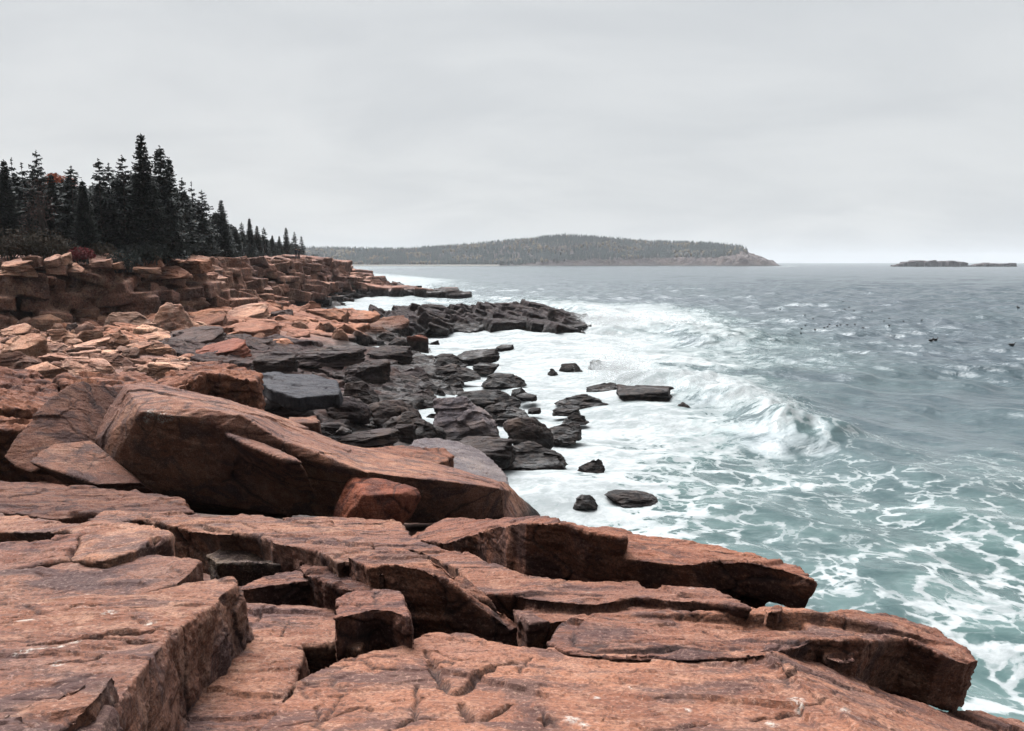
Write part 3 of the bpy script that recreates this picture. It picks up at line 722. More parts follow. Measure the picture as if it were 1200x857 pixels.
# ------------------------------------------------------------------ boulder kinds, then copies
def proto_mesh(kind, seed, rough=1.25):
    r = random.Random(seed)
    bm = bmesh.new()
    pts = []
    if kind == 'block':
        sk = (r.uniform(-.18, .18), r.uniform(-.1, .2))
        for x in (-.5, .5):
            for y in (-.5, .5):
                for z in (0, 1):
                    pts.append((x * r.uniform(.72, 1) + sk[0] * z, y * r.uniform(.75, 1) + sk[1] * z, z * r.uniform(.6, 1)))
        for _ in range(4): pts.append((r.uniform(-.4, .4), r.uniform(-.4, .4), r.uniform(.85, 1.0)))
    elif kind == 'wedge':
        hi = r.uniform(-.3, .3)
        for x in (-.5, .5):
            for y in (-.5, .5):
                pts.append((x * r.uniform(.8, 1), y * r.uniform(.8, 1), r.uniform(0, .1)))
        for x in (-.38, .4):
            pts.append((x + r.uniform(-.1, .1), r.uniform(-.1, .45), r.uniform(.5, 1.0)))
        pts += [(hi, .25, 1.0), (r.uniform(-.4, .4), -.35, r.uniform(.3, .5)), (-.45, .2, r.uniform(.2, .5)), (.48, .1, r.uniform(.2, .5))]
    elif kind == 'slab':
        for k in range(9):
            a = k / 9 * 2 * math.pi + r.uniform(-.2, .2); q = r.uniform(.8, 1) * .5
            pts.append((math.cos(a) * q, math.sin(a) * q, r.uniform(0, .2)))
            pts.append((math.cos(a) * q * r.uniform(.8, 1), math.sin(a) * q * r.uniform(.8, 1), .8 + .2 * math.cos(a - 1) + r.uniform(-.05, .05)))
    elif kind == 'lump':
        for _ in range(26):
            a, b = r.uniform(0, 2 * math.pi), math.asin(r.uniform(-.3, 1))
            pts.append((.5 * math.cos(a) * math.cos(b), .5 * math.sin(a) * math.cos(b), max(0, .28 + .72 * math.sin(b))))
    else:   # peak
        for k in range(7):
            a = k / 7 * 2 * math.pi
            pts.append((.5 * math.cos(a) * r.uniform(.8, 1), .5 * math.sin(a) * r.uniform(.8, 1), r.uniform(0, .12)))
        pts += [(r.uniform(-.15, .1), .05, 1.0), (r.uniform(.05, .3), .1, r.uniform(.6, .85)), (-.28, -.05, r.uniform(.4, .65)), (.1, -.25, .5)]
    hull(bm, pts)
    me = remesh(bm, 0.022)
    V, N = get_vn(me)
    lo, hi_ = V.min(0), V.max(0)
    V = (V - np.array([(lo[0] + hi_[0]) / 2, (lo[1] + hi_[1]) / 2, lo[2]])) / (hi_ - lo)
    me.vertices.foreach_set('co', V.ravel()); me.update()
    weather(me, 0.5, seed * 1.7, rough if kind != 'lump' else rough * 0.75, 0.8, auto=0.6, facet=1.3)
    return me
PROTO = {k: [proto_mesh(k, 11 * i + 5 * n + 1) for n in range(4 if k in ('block', 'wedge', 'slab') else 3)] for i, k in enumerate(('block', 'wedge', 'slab', 'lump', 'peak'))}
PROTO_D = {k: [proto_mesh(k, 7 * i + 3 * n + 2, 1.7) for n in range(3)] for i, k in enumerate(PROTO)}
PROTO['block'].append(proto_mesh('block', 91)); PROTO['slab'].append(proto_mesh('slab', 92)); PROTO['lump'].append(proto_mesh('lump', 93))
print('protos', round(time.time() - T0, 1))

TONE = {'pale': (1.38, 1.36, 1.28), 'pink': (1.15, 1.12, 1.07), 'tan': (1.0, 0.93, 0.86), 'orange': (1.0, 0.82, 0.70), 'brown': (0.60, 0.54, 0.50), 'grey': (0.68, 0.70, 0.69), 'dark': (0.32, 0.36, 0.40), 'red': (0.62, 0.40, 0.36)}
def copy_rock(name, kind, loc, dims, yaw, mat, tint, label, cat, group=None, n=None, tilt=(0, 0)):
    src = PROTO_D if mat is M_DARK else PROTO
    me = src[kind][(random.randrange(99) if n is None else n) % len(src[kind])]
    key = me.name + mat.name
    if key not in COPIES:
        m2 = me.copy(); m2.materials.clear(); m2.materials.append(mat); COPIES[key] = m2
    o = bpy.data.objects.new(name, COPIES[key]); COL.objects.link(o)
    o.location = loc; o.scale = dims; o.rotation_euler = (tilt[0], tilt[1], yaw); o.color = (*tint, 1)
    return tag(o, label, cat, group)
COPIES = {}

def place(l, r, top, base, kind, tone, label, z0=None, mat=None, name='boulder', cat='boulder', group=None, deep=0.75, yaw=None):
    px = (l + r) / 2
    p = at_z(px, base, z0) if z0 is not None else ground_hit(px, base)
    d = p.y
    w = (r - l) * d / F * 1.03
    dep = min(w * deep, 6)
    tot = (base - top) * d / F
    t = (EYE - p.z) / d
    h = max(0.45 * tot, tot - dep * t * 0.75)
    sink = 0.18 * h + 0.12
    if z0 is not None and z0 <= 0.2: p.z += 0.22
    tn = TONE[tone]
    v = random.uniform(0.92, 1.08)
    copy_rock(name, kind, (p.x, p.y + dep * 0.42, p.z - sink), (w, dep, h + sink), random.uniform(-.35, .35) if yaw is None else yaw,
              mat or M_FIELD, tuple(c * v for c in tn), label, cat, group, tilt=(random.uniform(-.02, .26), random.uniform(-.2, .2)) if mat is None else (random.uniform(-.06, .06), random.uniform(-.1, .1)))

FIELD = [  # left, right, top, foot, kind, tone, label
    (148, 236, 329, 364, 'lump', 'pale', 'bulky pale outcrop block with a brown front, highest of the boulder field'),
    (156, 228, 350, 394, 'peak', 'pale', 'large pale-topped block with a smooth brown front just below the bulky pale outcrop'),
    (68, 119, 357, 381, 'block', 'pink', 'pink cracked block standing alone before the dark cliff'),
    (57, 73, 359, 381, 'peak', 'dark', 'dark jagged stub beside the pink cracked block'),
    (35, 67, 369, 387, 'block', 'pale', 'pale flat-topped block left of the pink cracked block'),
    (-4, 22, 371, 385, 'lump', 'tan', 'tan rounded boulder at the left edge below the cliff'),
    (18, 36, 372, 388, 'slab', 'pale', 'thin pale slab between the left edge and the flat-topped block'),
    (-5, 34, 380, 398, 'slab', 'pink', 'broad pinkish slab at the left edge below the rounded tan boulder'),
    (27, 49, 384, 400, 'peak', 'pink', 'pointed pink boulder under the pale flat-topped block'),
    (62, 76, 377, 390, 'lump', 'pale', 'small whitish boulder below the pink cracked block'),
    (55, 88, 386, 406, 'wedge', 'tan', 'wedge-shaped tan boulder with a shadowed left end, below the whitish boulder'),
    (74, 92, 379, 391, 'wedge', 'dark', 'small dark wedge right of the whitish boulder'),
    (84, 112, 377, 392, 'lump', 'pink', 'rounded pink boulder in front of the pink cracked block'),
    (116, 176, 366, 392, 'wedge', 'grey', 'large grey angular boulder with a lit left facet below the bulky outcrop'),
    (106, 135, 379, 394, 'wedge', 'brown', 'brown tilted boulder left of the large grey angular one'),
    (99, 155, 384, 411, 'peak', 'brown', 'big dark-brown peaked boulder in the middle of the loose field'),
    (147, 177, 388, 397, 'slab', 'pale', 'pale low slab right of the dark-brown peaked boulder'),
    (152, 256, 386, 410, 'slab', 'dark', 'long low black slab with a thin pale rim'),
    (-10, 46, 388, 428, 'slab', 'tan', 'long tan slab tilted down to the right at the left edge'),
    (17, 50, 397, 422, 'wedge', 'pink', 'pink elongated boulder lying along the long tilted tan slab'),
    (49, 83, 402, 419, 'wedge', 'pale', 'pale wedge in the heart of the loose field'),
    (64, 124, 397, 413, 'slab', 'pink', 'flat pinkish slab below the dark-brown peaked boulder'),
    (80, 111, 404, 421, 'block', 'pink', 'blocky pink boulder under the flat pinkish slab'),
    (98, 131, 405, 419, 'lump', 'brown', 'brown hump right of the blocky pink boulder'),
    (43, 77, 413, 431, 'block', 'tan', 'square tan boulder above the wide pale one'),
    (60, 120, 420, 442, 'wedge', 'pale', 'wide pale boulder with a low shadowed front, nearest of the pale boulders'),
    (109, 151, 414, 434, 'wedge', 'brown', 'dark wedge with a lit sloping top right of the wide pale boulder'),
    (151, 177, 418, 433, 'block', 'tan', 'small tan cube-like boulder behind the jagged ridge'),
    (138, 160, 406, 424, 'slab', 'grey', 'grey slab standing on edge behind the cube-like boulder'),
    (159, 200, 397, 418, 'lump', 'pale', 'pale egg-shaped boulder below the long black slab'),
    (189, 208, 404, 414, 'lump', 'tan', 'small tan boulder touching the pale egg-shaped one'),
    (180, 195, 418, 428, 'lump', 'grey', 'small grey boulder behind the jagged ridge'),
    (190, 210, 421, 432, 'slab', 'grey', 'grey flat stone at the left end of the jagged ridge'),
    (-8, 42, 412, 440, 'wedge', 'brown', 'brown boulder with a dark underside above the knobbly crag'),
    (308, 346, 396, 412, 'lump', 'orange', 'solitary tan-orange boulder on the dark shelf'),
    (208, 292, 398, 426, 'slab', 'red', 'dark sheet of rock with a thin lit upper edge above the jagged ridge'),
    (249, 272, 341, 354, 'wedge', 'orange', 'small orange block right of the bulky pale outcrop'),
    (226, 262, 337, 351, 'slab', 'orange', 'orange ledge touching the right end of the bulky pale outcrop'),
    (266, 292, 338, 352, 'wedge', 'pink', 'pink wedge on the skyline of the orange outcrop'),
    (286, 306, 340, 354, 'lump', 'tan', 'tan knob beside the pink skyline wedge'),
    (303, 332, 341, 359, 'peak', 'orange', 'orange pointed boulder on the skyline of the outcrop'),
    (246, 276, 349, 362, 'lump', 'pale', 'pale rounded boulder in front of the orange ledge'),
    (268, 292, 349, 359, 'slab', 'pale', 'pale small slab right of the pale rounded boulder'),
    (222, 252, 351, 370, 'wedge', 'orange', 'orange sloping boulder right of the smooth brown front'),
    (250, 312, 358, 378, 'slab', 'pink', 'broad pinkish shelf sloping toward the dark notch'),
    (315, 342, 362, 381, 'block', 'dark', 'black cube-shaped notch block in the orange outcrop'),
    (280, 322, 350, 368, 'wedge', 'orange', 'orange hump between the pointed boulder and the black notch block'),
    (200, 262, 366, 386, 'slab', 'orange', 'orange bedded shelf right of the large pale-topped block'),
    (262, 322, 374, 394, 'slab', 'orange', 'orange bedded shelf under the broad pinkish one'),
    (338, 362, 376, 392, 'lump', 'tan', 'tan boulder at the right foot of the black notch block'),
    (340, 372, 352, 374, 'wedge', 'orange', 'orange buttress left of the dark hollow'),
    (355, 402, 360, 384, 'block', 'orange', 'big orange block with a dark hollow under its brow'),
    (395, 442, 362, 386, 'slab', 'orange', 'orange-brown slab running down toward the cove'),
    (430, 478, 372, 394, 'slab', 'brown', 'brown slab next to the cove, below the orange-brown one'),
    (362, 378, 378, 394, 'wedge', 'orange', 'small orange wedge under the dark hollow'),
    (376, 394, 378, 394, 'lump', 'brown', 'brown round boulder under the dark hollow'),
    (385, 408, 386, 406, 'lump', 'brown', 'round brown boulder resting on the dark shelf'),
    (408, 432, 386, 402, 'lump', 'brown', 'brown boulder right of the round one on the dark shelf'),
    (428, 462, 384, 400, 'wedge', 'brown', 'brown wedge leaning on the slab next to the cove'),
    (330, 362, 386, 400, 'slab', 'orange', 'orange flat slab behind the solitary tan-orange boulder'),
    (452, 486, 394, 410, 'lump', 'brown', 'low brown hump just left of the square wine-red block'),
]
for f in FIELD: place(*f)
place(477, 502, 392, 410, 'block', 'red', 'square wine-red block standing at the edge of the foam', mat=M_FIELD, z0=0.35)

for l, r, tp, bs, kind, tone, lab in [(-3, 34, 303, 315, 'slab', 'tan', 'broad tan slab on the cliff rim at the left edge'), (-8, 24, 309, 322, 'wedge', 'pink', 'pinkish ledge stone under the broad tan rim slab'), (28, 45, 300, 311, 'block', 'brown', 'dull brown block on the cliff rim below the heath bushes'),
        (50, 68, 299, 310, 'slab', 'pale', 'pale slab on the cliff rim, left one of a leaning pair'), (66, 81, 296, 309, 'slab', 'pale', 'pale slab on the cliff rim, right one of a leaning pair'), (52, 73, 307, 320, 'block', 'tan', 'tan block in the cliff face below the leaning pair of slabs'),
        (75, 93, 308, 318, 'wedge', 'tan', 'small tan wedge in the cliff below the crimson bush'), (104, 127, 303, 313, 'slab', 'tan', 'rounded tan slab on the rim right of the crimson bush'), (126, 142, 306, 314, 'slab', 'tan', 'smaller tan slab on the rim beside the rounded one'),
        (172, 187, 299, 311, 'peak', 'orange', 'orange point of rock on the rim below the tall spruces'), (182, 214, 312, 325, 'wedge', 'orange', 'orange ledge block on the cliff right of the dark overhanging bush'), (214, 242, 304, 318, 'block', 'orange', 'orange block on the rim at the right of the cliff face'), (143, 182, 312, 319, 'slab', 'tan', 'thin tan ledge in the dark cliff face')]:
    d_ = float(np.interp((l + r) / 2, [0, 130, 240], [56.5, 61.5, 76])); q = at_d((l + r) / 2, bs, d_); w_ = (r - l) * d_ / F
    copy_rock('rim_rock', kind, (q.x, q.y + w_ * .4, q.z - .15), (w_ * 1.1, w_ * 1.3, (bs - tp) * d_ / F + .15), random.uniform(-.3, .3), M_FIELD, TONE[tone], lab, 'rock', tilt=(random.uniform(-.1, .1), random.uniform(-.1, .1)))

DARKS = [  # rocks in and beside the surf: left, right, top, foot, kind, label, height of foot
    (655, 684, 427, 442, 'lump', 'dark twin-humped rock awash, left of a smaller rock in the surf', 0), (690, 711, 424, 436, 'lump', 'rounded dark rock awash, farthest right of the upper three', 0),
    (641, 658, 436, 444, 'peak', 'small dark rock awash, left of the twin-humped rock', 0), (686, 722, 452, 464, 'wedge', 'flat dark rock awash between the twin-humped rock and the broad low one', 0),
    (652, 716, 465, 480, 'peak', 'broad low dark rock with a shallow peak in the surf', 0), (726, 791, 457, 477, 'block', 'long block-shaped dark rock out in the surf, washed by foam', 0),
    (794, 810, 476, 485, 'wedge', 'small dark rock farthest out in the surf', 0), (648, 680, 481, 490, 'slab', 'thin dark rock barely above the foam below the broad low one', 0),
    (660, 690, 488, 500, 'peak', 'dark ragged rock half covered by foam', 0), (554, 583, 429, 439, 'block', 'boxy dark rock near the shore at the upper end of the surf', 0),
    (565, 618, 439, 458, 'lump', 'big rounded weedy rock in the surf with pale streaks', 0), (582, 602, 407, 413, 'slab', 'dark sliver of rock in the white water behind the others', 0),
    (599, 619, 458, 468, 'lump', 'small round dark rock right of the dark hump', 0), (606, 629, 466, 472, 'slab', 'flat dark tail of rock below the small round one', 0),
    (619, 634, 483, 488, 'slab', 'tiny flat dark rock in open foam', 0), (526, 608, 455, 480, 'lump', 'large smooth dark hump at the edge of the surf', 0.1),
    (568, 617, 476, 496, 'wedge', 'dark weedy rock below the large smooth hump', 0.1), (585, 648, 489, 532, 'lump', 'high dark boulder hung with seaweed', 0.1),
    (632, 680, 500, 522, 'wedge', 'dark spur of rock right of the seaweed-hung boulder', 0), (520, 602, 508, 545, 'slab', 'long black slab tilted toward the surf', 0.5),
    (585, 665, 520, 555, 'wedge', 'black ribbed rock at the lower end of the surf rocks', 0), (505, 542, 416, 433, 'lump', 'dark grey domed rock at the water near the square wine-red block', 0.2),
    (508, 558, 430, 447, 'wedge', 'dark wedge below the grey domed rock', 0.2), (518, 543, 443, 455, 'wedge', 'small dark point of rock below the dark wedge', 0.1), (533, 585, 413, 428, 'slab', 'flat dark ledge running out into the white water', 0),
    (677, 708, 544, 564, 'wedge', 'small dark rock alone in the near surf, splashed white', -0.1), (672, 703, 585, 602, 'lump', 'dark rock behind the dark ledge, left of a curved one', -0.1), (709, 775, 577, 602, 'lump', 'curved brown-backed rock in the near surf', -0.2),
    (424, 492, 463, 502, 'lump', 'dark dome with an olive patch in the shaded hollow', 0.6), (392, 462, 502, 520, 'slab', 'long grey-brown slab in the shaded hollow behind the great boulder', 1.0), (461, 485, 496, 512, 'block', 'small mauve-grey block in the shaded hollow', 0.9),
    (468, 510, 455, 477, 'wedge', 'brown cracked rock at the head of the foam inlet', 0.4), (440, 510, 478, 514, 'wedge', 'black rock under the wet-topped boulder', 0.6), (480, 520, 446, 464, 'wedge', 'black angular rock above the foam inlet', 0.3),
    (455, 500, 430, 450, 'wedge', 'black leaning rock inland of the grey domed rock', 0.6), (400, 455, 420, 446, 'slab', 'black ribbed sheet in the middle of the dark shelf', 1.0), (340, 420, 404, 428, 'slab', 'black bedded sheet behind the wet blue-grey slab', 1.4),
    (430, 480, 404, 424, 'slab', 'dark reddish bedded sheet left of the square wine-red block', 0.8), (370, 430, 460, 490, 'lump', 'black hump below the wet blue-grey slab', 1.1), (300, 360, 462, 488, 'wedge', 'black wedge beneath the wet blue-grey slab', 1.5),
    (400, 440, 446, 468, 'wedge', 'black wedge right of the wet blue-grey slab', 1.0), (290, 345, 410, 438, 'slab', 'black sheet in the hollow right of the jagged ridge', 1.6),
]
for l, r, tp, bs, kind, lab, z0 in DARKS:
    place(l, r, tp, bs, kind, 'pink', lab, z0=z0, mat=M_DARK, name='surf_rock' if z0 <= 0.2 else 'shore_rock', cat='rock')
place(508, 584, 462, 509, 'wedge', 'pink', 'wet-topped bluish boulder with a dark front at the head of the surf', z0=0.4, mat=M_GREY, name='surf_rock', cat='rock', yaw=0.2)

# small loose stones between the boulders, and weedy stones on the dark shelf
def fill(n, box, label, group, mat, tones, size, name, kinds=('block', 'wedge', 'slab', 'lump')):
    for _ in range(n):
        px = random.uniform(box[0], box[1]); py = random.uniform(box[2], box[3])
        p = ground_hit(px, py)
        w = size * random.uniform(0.5, 1.5); k = random.choice(kinds)
        h = w * random.uniform(.35, .65)
        copy_rock(name, k, (p.x, p.y, p.z - h * 0.25), (w, w * random.uniform(.6, .9), h), random.uniform(0, 6.28), mat,
                  TONE[random.choice(tones)], label, 'stone' if size < 0.9 else 'boulder', group, tilt=(random.uniform(-.2, .2), random.uniform(-.2, .2)))
fill(150, (-40, 230, 378, 440), 'loose sharp-edged stone filling a gap between the larger boulders below the cliff', 'loose stones between the boulders', M_FIELD, ('tan', 'pink', 'pale', 'brown', 'pink'), 0.7, 'loose_stone')
fill(80, (210, 410, 350, 400), 'broken piece of orange rock lying on the orange outcrop', 'broken pieces on the orange outcrop', M_FIELD, ('orange', 'pink', 'orange', 'brown'), 0.9, 'loose_stone')
fill(100, (290, 510, 396, 530), 'small black weedy stone on the dark tidal shelf', 'black stones on the tidal shelf', M_DARK, ('pink',), 0.85, 'weedy_stone')
fill(90, (-30, 240, 382, 446), 'medium angular boulder packed in the field below the cliff', 'medium boulders packed below the cliff', M_FIELD, ('tan', 'pink', 'pale', 'brown', 'orange'), 1.25, 'boulder', ('block', 'wedge', 'peak', 'lump'))
print('field', round(time.time() - T0, 1))

# ------------------------------------------------------------------ bedrock masses: cliff, reef, point
def boxes_mesh(items, vox, size, seed, rough=1.0, strata=1.2):
    bm = bmesh.new()
    for (x, y, z, w, dp, h, yaw, tilt) in items:
        R = Matrix.Rotation(yaw, 3, 'Z') @ Matrix.Rotation(tilt[0], 3, 'X') @ Matrix.Rotation(tilt[1], 3, 'Y')
        pts = []
        for sx in (-.5, .5):
            for sy in (-.5, .5):
                for sz in (-.5, .5):
                    q = Vector((sx * w * random.uniform(.8, 1.05), sy * dp * random.uniform(.8, 1.05), sz * h * random.uniform(.85, 1.1)))
                    pts.append(R @ q + Vector((x, y, z)))
        hull(bm, pts)
    me = remesh(bm, vox)
    return weather(me, size, seed, rough, strata, auto=0.5)

items = []
def along(poly):
    seg = []
    for a, b in zip(poly[:-1], poly[1:]): seg.append((Vector((*a, 0)), Vector((*b, 0))))
    return seg
for a, b in along(CLIFF[1:9]):
    L = (b - a).length; dirv = (b - a).normalized(); nrm = Vector((dirv.y, -dirv.x, 0))   # nrm points out of the land
    s = 0.0
    while s < L:
        far = (a + dirv * s).y
        wdt = random.uniform(1.1, 3.4) * (1 + far / 200)
        p = a + dirv * (s + wdt / 2)
        lowk = float(np.clip((far - 150) / 60, 0, 1)); back = float(np.clip((far - 60) / 25, 0, 1))
        ztop = 7.3 * (1 - lowk) + 3.2 * lowk
        tiers = random.choice((6, 7, 8, 9))
        for k in range(tiers):
            h = ztop / tiers * random.uniform(0.7, 1.5)
            zc = ztop * (k + .5) / tiers + random.uniform(-.25, .3)
            outw = (1 - (k + .5) / tiers) * random.uniform(1.2, 3.2 + 4.5 * back) * (1 + lowk) - 1.5 + random.uniform(-1.0, 1.0)
            q = p + nrm * outw + dirv * random.uniform(-1.5, 1.5)
            items.append((q.x, q.y, zc - .2, wdt * random.uniform(.35, 1.3), random.uniform(1.6, 4.6), h, math.atan2(dirv.y, dirv.x) + random.uniform(-.6, .6), (random.uniform(-.2, .2), random.uniform(-.1, .3))))
        s += wdt * 0.6
me = boxes_mesh(items, 0.115, 1.0, 3.0, rough=0.9)
o = link('cliff', me, M_FAR); o.color = (0.95, 0.92, 0.92, 1)
tag(o, 'layered pinkish granite cliff of broken ledges below the spruces', kind='structure')

# headland beyond the cove: lit shelves stepping down to a dark point
items = []
rr = random.Random(21)
for i in range(95):
    y = rr.uniform(160, 300)
    xs = float(np.interp(y, SH_Y, SH_X)); s = rr.uniform(0.5, 24) * (0.5 + rr.random() * .5)
    x = xs - s
    z = float(ground_h(np.array([x]), np.array([y]), False)[0])
    w = rr.uniform(4, 11); h = rr.uniform(1.0, 2.6)
    items.append((x, y, z + .1, w, rr.uniform(3, 8), h, rr.uniform(-.3, .5), (rr.uniform(-.08, .08), rr.uniform(-.1, .14))))
for i in range(60):   # the low dark point
    u = rr.random()
    px = 420 + 122 * u; y = 176 + rr.uniform(-8, 12)
    x = (px - 600) / F * y
    items.append((x, y, rr.uniform(-.1, .5) + 1.3 * (1 - u) ** 1.3, rr.uniform(1.5, 4.5), rr.uniform(1.5, 4), rr.uniform(.8, 2.2), rr.uniform(-.5, .5), (rr.uniform(-.2, .2), rr.uniform(-.05, .3))))
me = boxes_mesh(items, 0.26, 1.6, 8.0, rough=1.0)
o = link('headland', me, M_FAR); o.color = (0.92, 0.88, 0.90, 1)
tag(o, 'stepped granite headland ending in a low dark point beyond the cove', kind='structure')

# bedded ledges between the boulders: the orange outcrop and the dark tidal shelf
def ledges(n, path, spread, wid, hgt, tilt, lift, seed):
    q = random.Random(seed); out = []
    for i in range(n):
        u = q.random() * (len(path) - 1); k = int(u); f = u - k
        px = path[k][0] * (1 - f) + path[k + 1][0] * f + q.gauss(0, spread[0]); py = path[k][1] * (1 - f) + path[k + 1][1] * f + q.uniform(-spread[1], spread[1])
        p = ground_hit(px, py); sc_ = p.y / 45.0
        w = q.uniform(*wid) * sc_; h = q.uniform(*hgt) * sc_
        out.append((p.x, p.y, p.z + h * lift, w, w * q.uniform(.35, .7), h, q.gauss(-.25, .25), (q.uniform(-.1, .2), q.gauss(tilt, .12))))
    return out
me = boxes_mesh(ledges(120, [(150, 392), (205, 378), (260, 368), (320, 372), (380, 384), (440, 388)], (8, 13), (1.2, 4.2), (.40, 1.0), .18, -.12, 41), 0.09, 0.9, 12.0, rough=1.8)
o = link('bedrock_ledge', me, M_FIELD); o.color = (.86, .69, .60, 1)
tag(o, 'broken orange bedrock ledges sloping down to the cove between the loose boulders', 'rock ledge')
me = boxes_mesh(ledges(190, [(235, 415), (300, 420), (370, 430), (440, 438), (500, 440), (470, 470), (400, 480), (330, 470), (420, 510)], (14, 16), (1.0, 4.4), (.3, .9), .16, .08, 43), 0.075, 0.8, 15.0, rough=2.0)
o = link('bedrock_ledge', me, M_DARK); o.color = (1.25, 1.0, .92, 1)
tag(o, 'dark bedded tidal ledges filling the hollow between great boulder and surf', 'rock ledge')

# the dark reef
items = []
for i in range(120):
    u = rr.random() ** 0.85
    px = 440 + 235 * u
    mid = 385 - 14 * u + 10 * (u > .75) * (u - .75) * 4
    py = mid + rr.uniform(-11, 13) * (1 - .45 * u)
    p = at_z(px, py, 0.1)
    k = p.y / 90
    items.append((p.x, p.y, rr.uniform(-.1, .45) + .45 * (1 - u), rr.uniform(1.2, 4.2) * k, rr.uniform(1.5, 4) * k, rr.uniform(.45, 1.45) * k, rr.uniform(-.5, .7), (rr.uniform(-.35, .35), rr.uniform(.05, .6))))
for (px, py, w, h) in [(508, 372, 3.0, 3.4), (545, 368, 4, 2.4), (575, 366, 4, 2.3), (600, 363, 5, 2.2), (632, 364, 5, 2.0), (610, 375, 4, 2.0), (662, 389, 3.5, 1.4), (640, 384, 4, 1.5), (590, 384, 4, 1.6)]:
    p = at_z(px, py + 5, 0)
    items.append((p.x, p.y, .3, w, 3.0, h, rr.uniform(0, .5), (0.05, rr.uniform(0, .3))))
me = boxes_mesh(items, 0.12, 1.0, 5.5, rough=2.2)
o = link('reef', me, M_DARK); o.color = (0.85, 0.82, 0.85, 1)
tag(o, 'low dark reef of tilted slabs running out into the surf from the orange outcrop', 'reef')
for (l, r, tp, bs, lab) in [(655, 690, 379, 390, 'dark outermost slab at the tip of the reef'), (628, 668, 369, 376, 'dark flat rock right of the reef, edged with foam'), (672, 694, 382, 388, 'small dark rock just off the tip of the reef'), (655, 672, 373, 377, 'low dark rock awash behind the tip of the reef')]:
    place(l, r, tp, bs, 'slab', 'pink', lab, z0=0, mat=M_DARK, name='surf_rock', cat='rock')
print('bedrock', NV, round(time.time() - T0, 1))

# ------------------------------------------------------------------ trees
def spruce_meshes(h, rmax, dens, gap, seed, ragged=0.25, low=0.06):
    r = random.Random(seed)
    bm = bmesh.new()
    n = 7
    prev = None
    for k in range(9):
        z = h * k / 8 * 0.97; rad = max(0.012, 0.016 * h * (1 - k / 8) ** 0.9)
        ring = [bm.verts.new((rad * math.cos(2 * math.pi * i / n), rad * math.sin(2 * math.pi * i / n), z - (0.25 if k == 0 else 0))) for i in range(n)]
        if prev:
            for i in range(n): bm.faces.new((prev[i], prev[(i + 1) % n], ring[(i + 1) % n], ring[i]))
        prev = ring
    V, Fc = [], []
    def tri(a, b, c):
        i = len(V); V.extend((a, b, c)); Fc.append((i, i + 1, i + 2))
    nw = int(h * 2.6 * dens)
    for w in range(nw):
        u = low + (1 - low) * (w + r.uniform(-.3, .3)) / nw
        z = h * u; zj = 0.30 / (2.6 * dens) * 1.6
        R = rmax * (1 - u) ** 0.78 * (0.55 + 0.45 * min(1, u / 0.12)) * r.uniform(1 - ragged, 1 + ragged) + 0.10
        nb = max(4, int(6 + 5 * (1 - u) * dens))
        a0 = r.uniform(0, 6.28)
        for b in range(nb):
            if r.random() < gap: continue
            a = a0 + 6.283 * b / nb + r.uniform(-.25, .25)
            L = R * r.uniform(.65, 1.12)
            rise = r.uniform(-.30, .10) * (1 - u) + 0.25 * u
            ns = max(3, int(L / 0.16))
            ca, sa = math.cos(a), math.sin(a)
            # limb
            lw = 0.012 + 0.012 * (1 - u)
            zb = z; z = zb + r.uniform(-zj, zj)
            tip = Vector((ca * L, sa * L, z + rise * L)); root = Vector((0, 0, z))
            sd = Vector((-sa, ca, 0)) * lw
            v = [bm.verts.new(root + sd), bm.verts.new(root - sd), bm.verts.new(tip), bm.verts.new(root + Vector((0, 0, lw)))]
            bm.faces.new((v[0], v[2], v[3])); bm.faces.new((v[1], v[3], v[2])); bm.faces.new((v[0], v[1], v[2]))
            for s in range(ns):
                q = (s + r.uniform(0.2, 1)) / ns
                if q < 0.12: continue
                c = Vector((ca * L * q, sa * L * q, z + rise * L * q - 0.10 * L * q * q + 0.08 * L * q ** 4))
                wd = (0.20 + 0.24 * (1 - q)) * min(1, 0.5 + L / 2) * r.uniform(.7, 1.35)
                for sg in (-1, 1):
                    off = Vector((-sa * sg, ca * sg, 0)) * wd + Vector((ca, sa, 0)) * wd * r.uniform(.2, .9) + Vector((0, 0, -wd * r.uniform(.1, .75)))
                    e = Vector((ca, sa, 0)) * 0.10 + Vector((0, 0, r.uniform(-.03, .05)))
                    tri(c - e, c + off, c + e * 1.5)
                tri(c + Vector((-sa * .07, ca * .07, 0)), c + Vector((sa * .07, -ca * .07, 0)), c + Vector((ca * .1, sa * .1, -wd * r.uniform(.5, 1.2))))
            z = zb
    for k in range(10):   # leader
        z = h * (0.94 + 0.065 * k / 9); a = k * 2.4
        tri(Vector((0, 0, z)), Vector((math.cos(a) * .12, math.sin(a) * .12, z + .06)), Vector((0, 0, z + .14)))
    tm = bpy.data.meshes.new('trunk'); bm.to_mesh(tm); bm.free(); tm.materials.append(M_BARK)
    cm = mesh_np('crown', np.array([tuple(v) for v in V], np.float32), np.array(Fc)); cm.materials.append(M_SPRUCE)
    return tm, cm, h

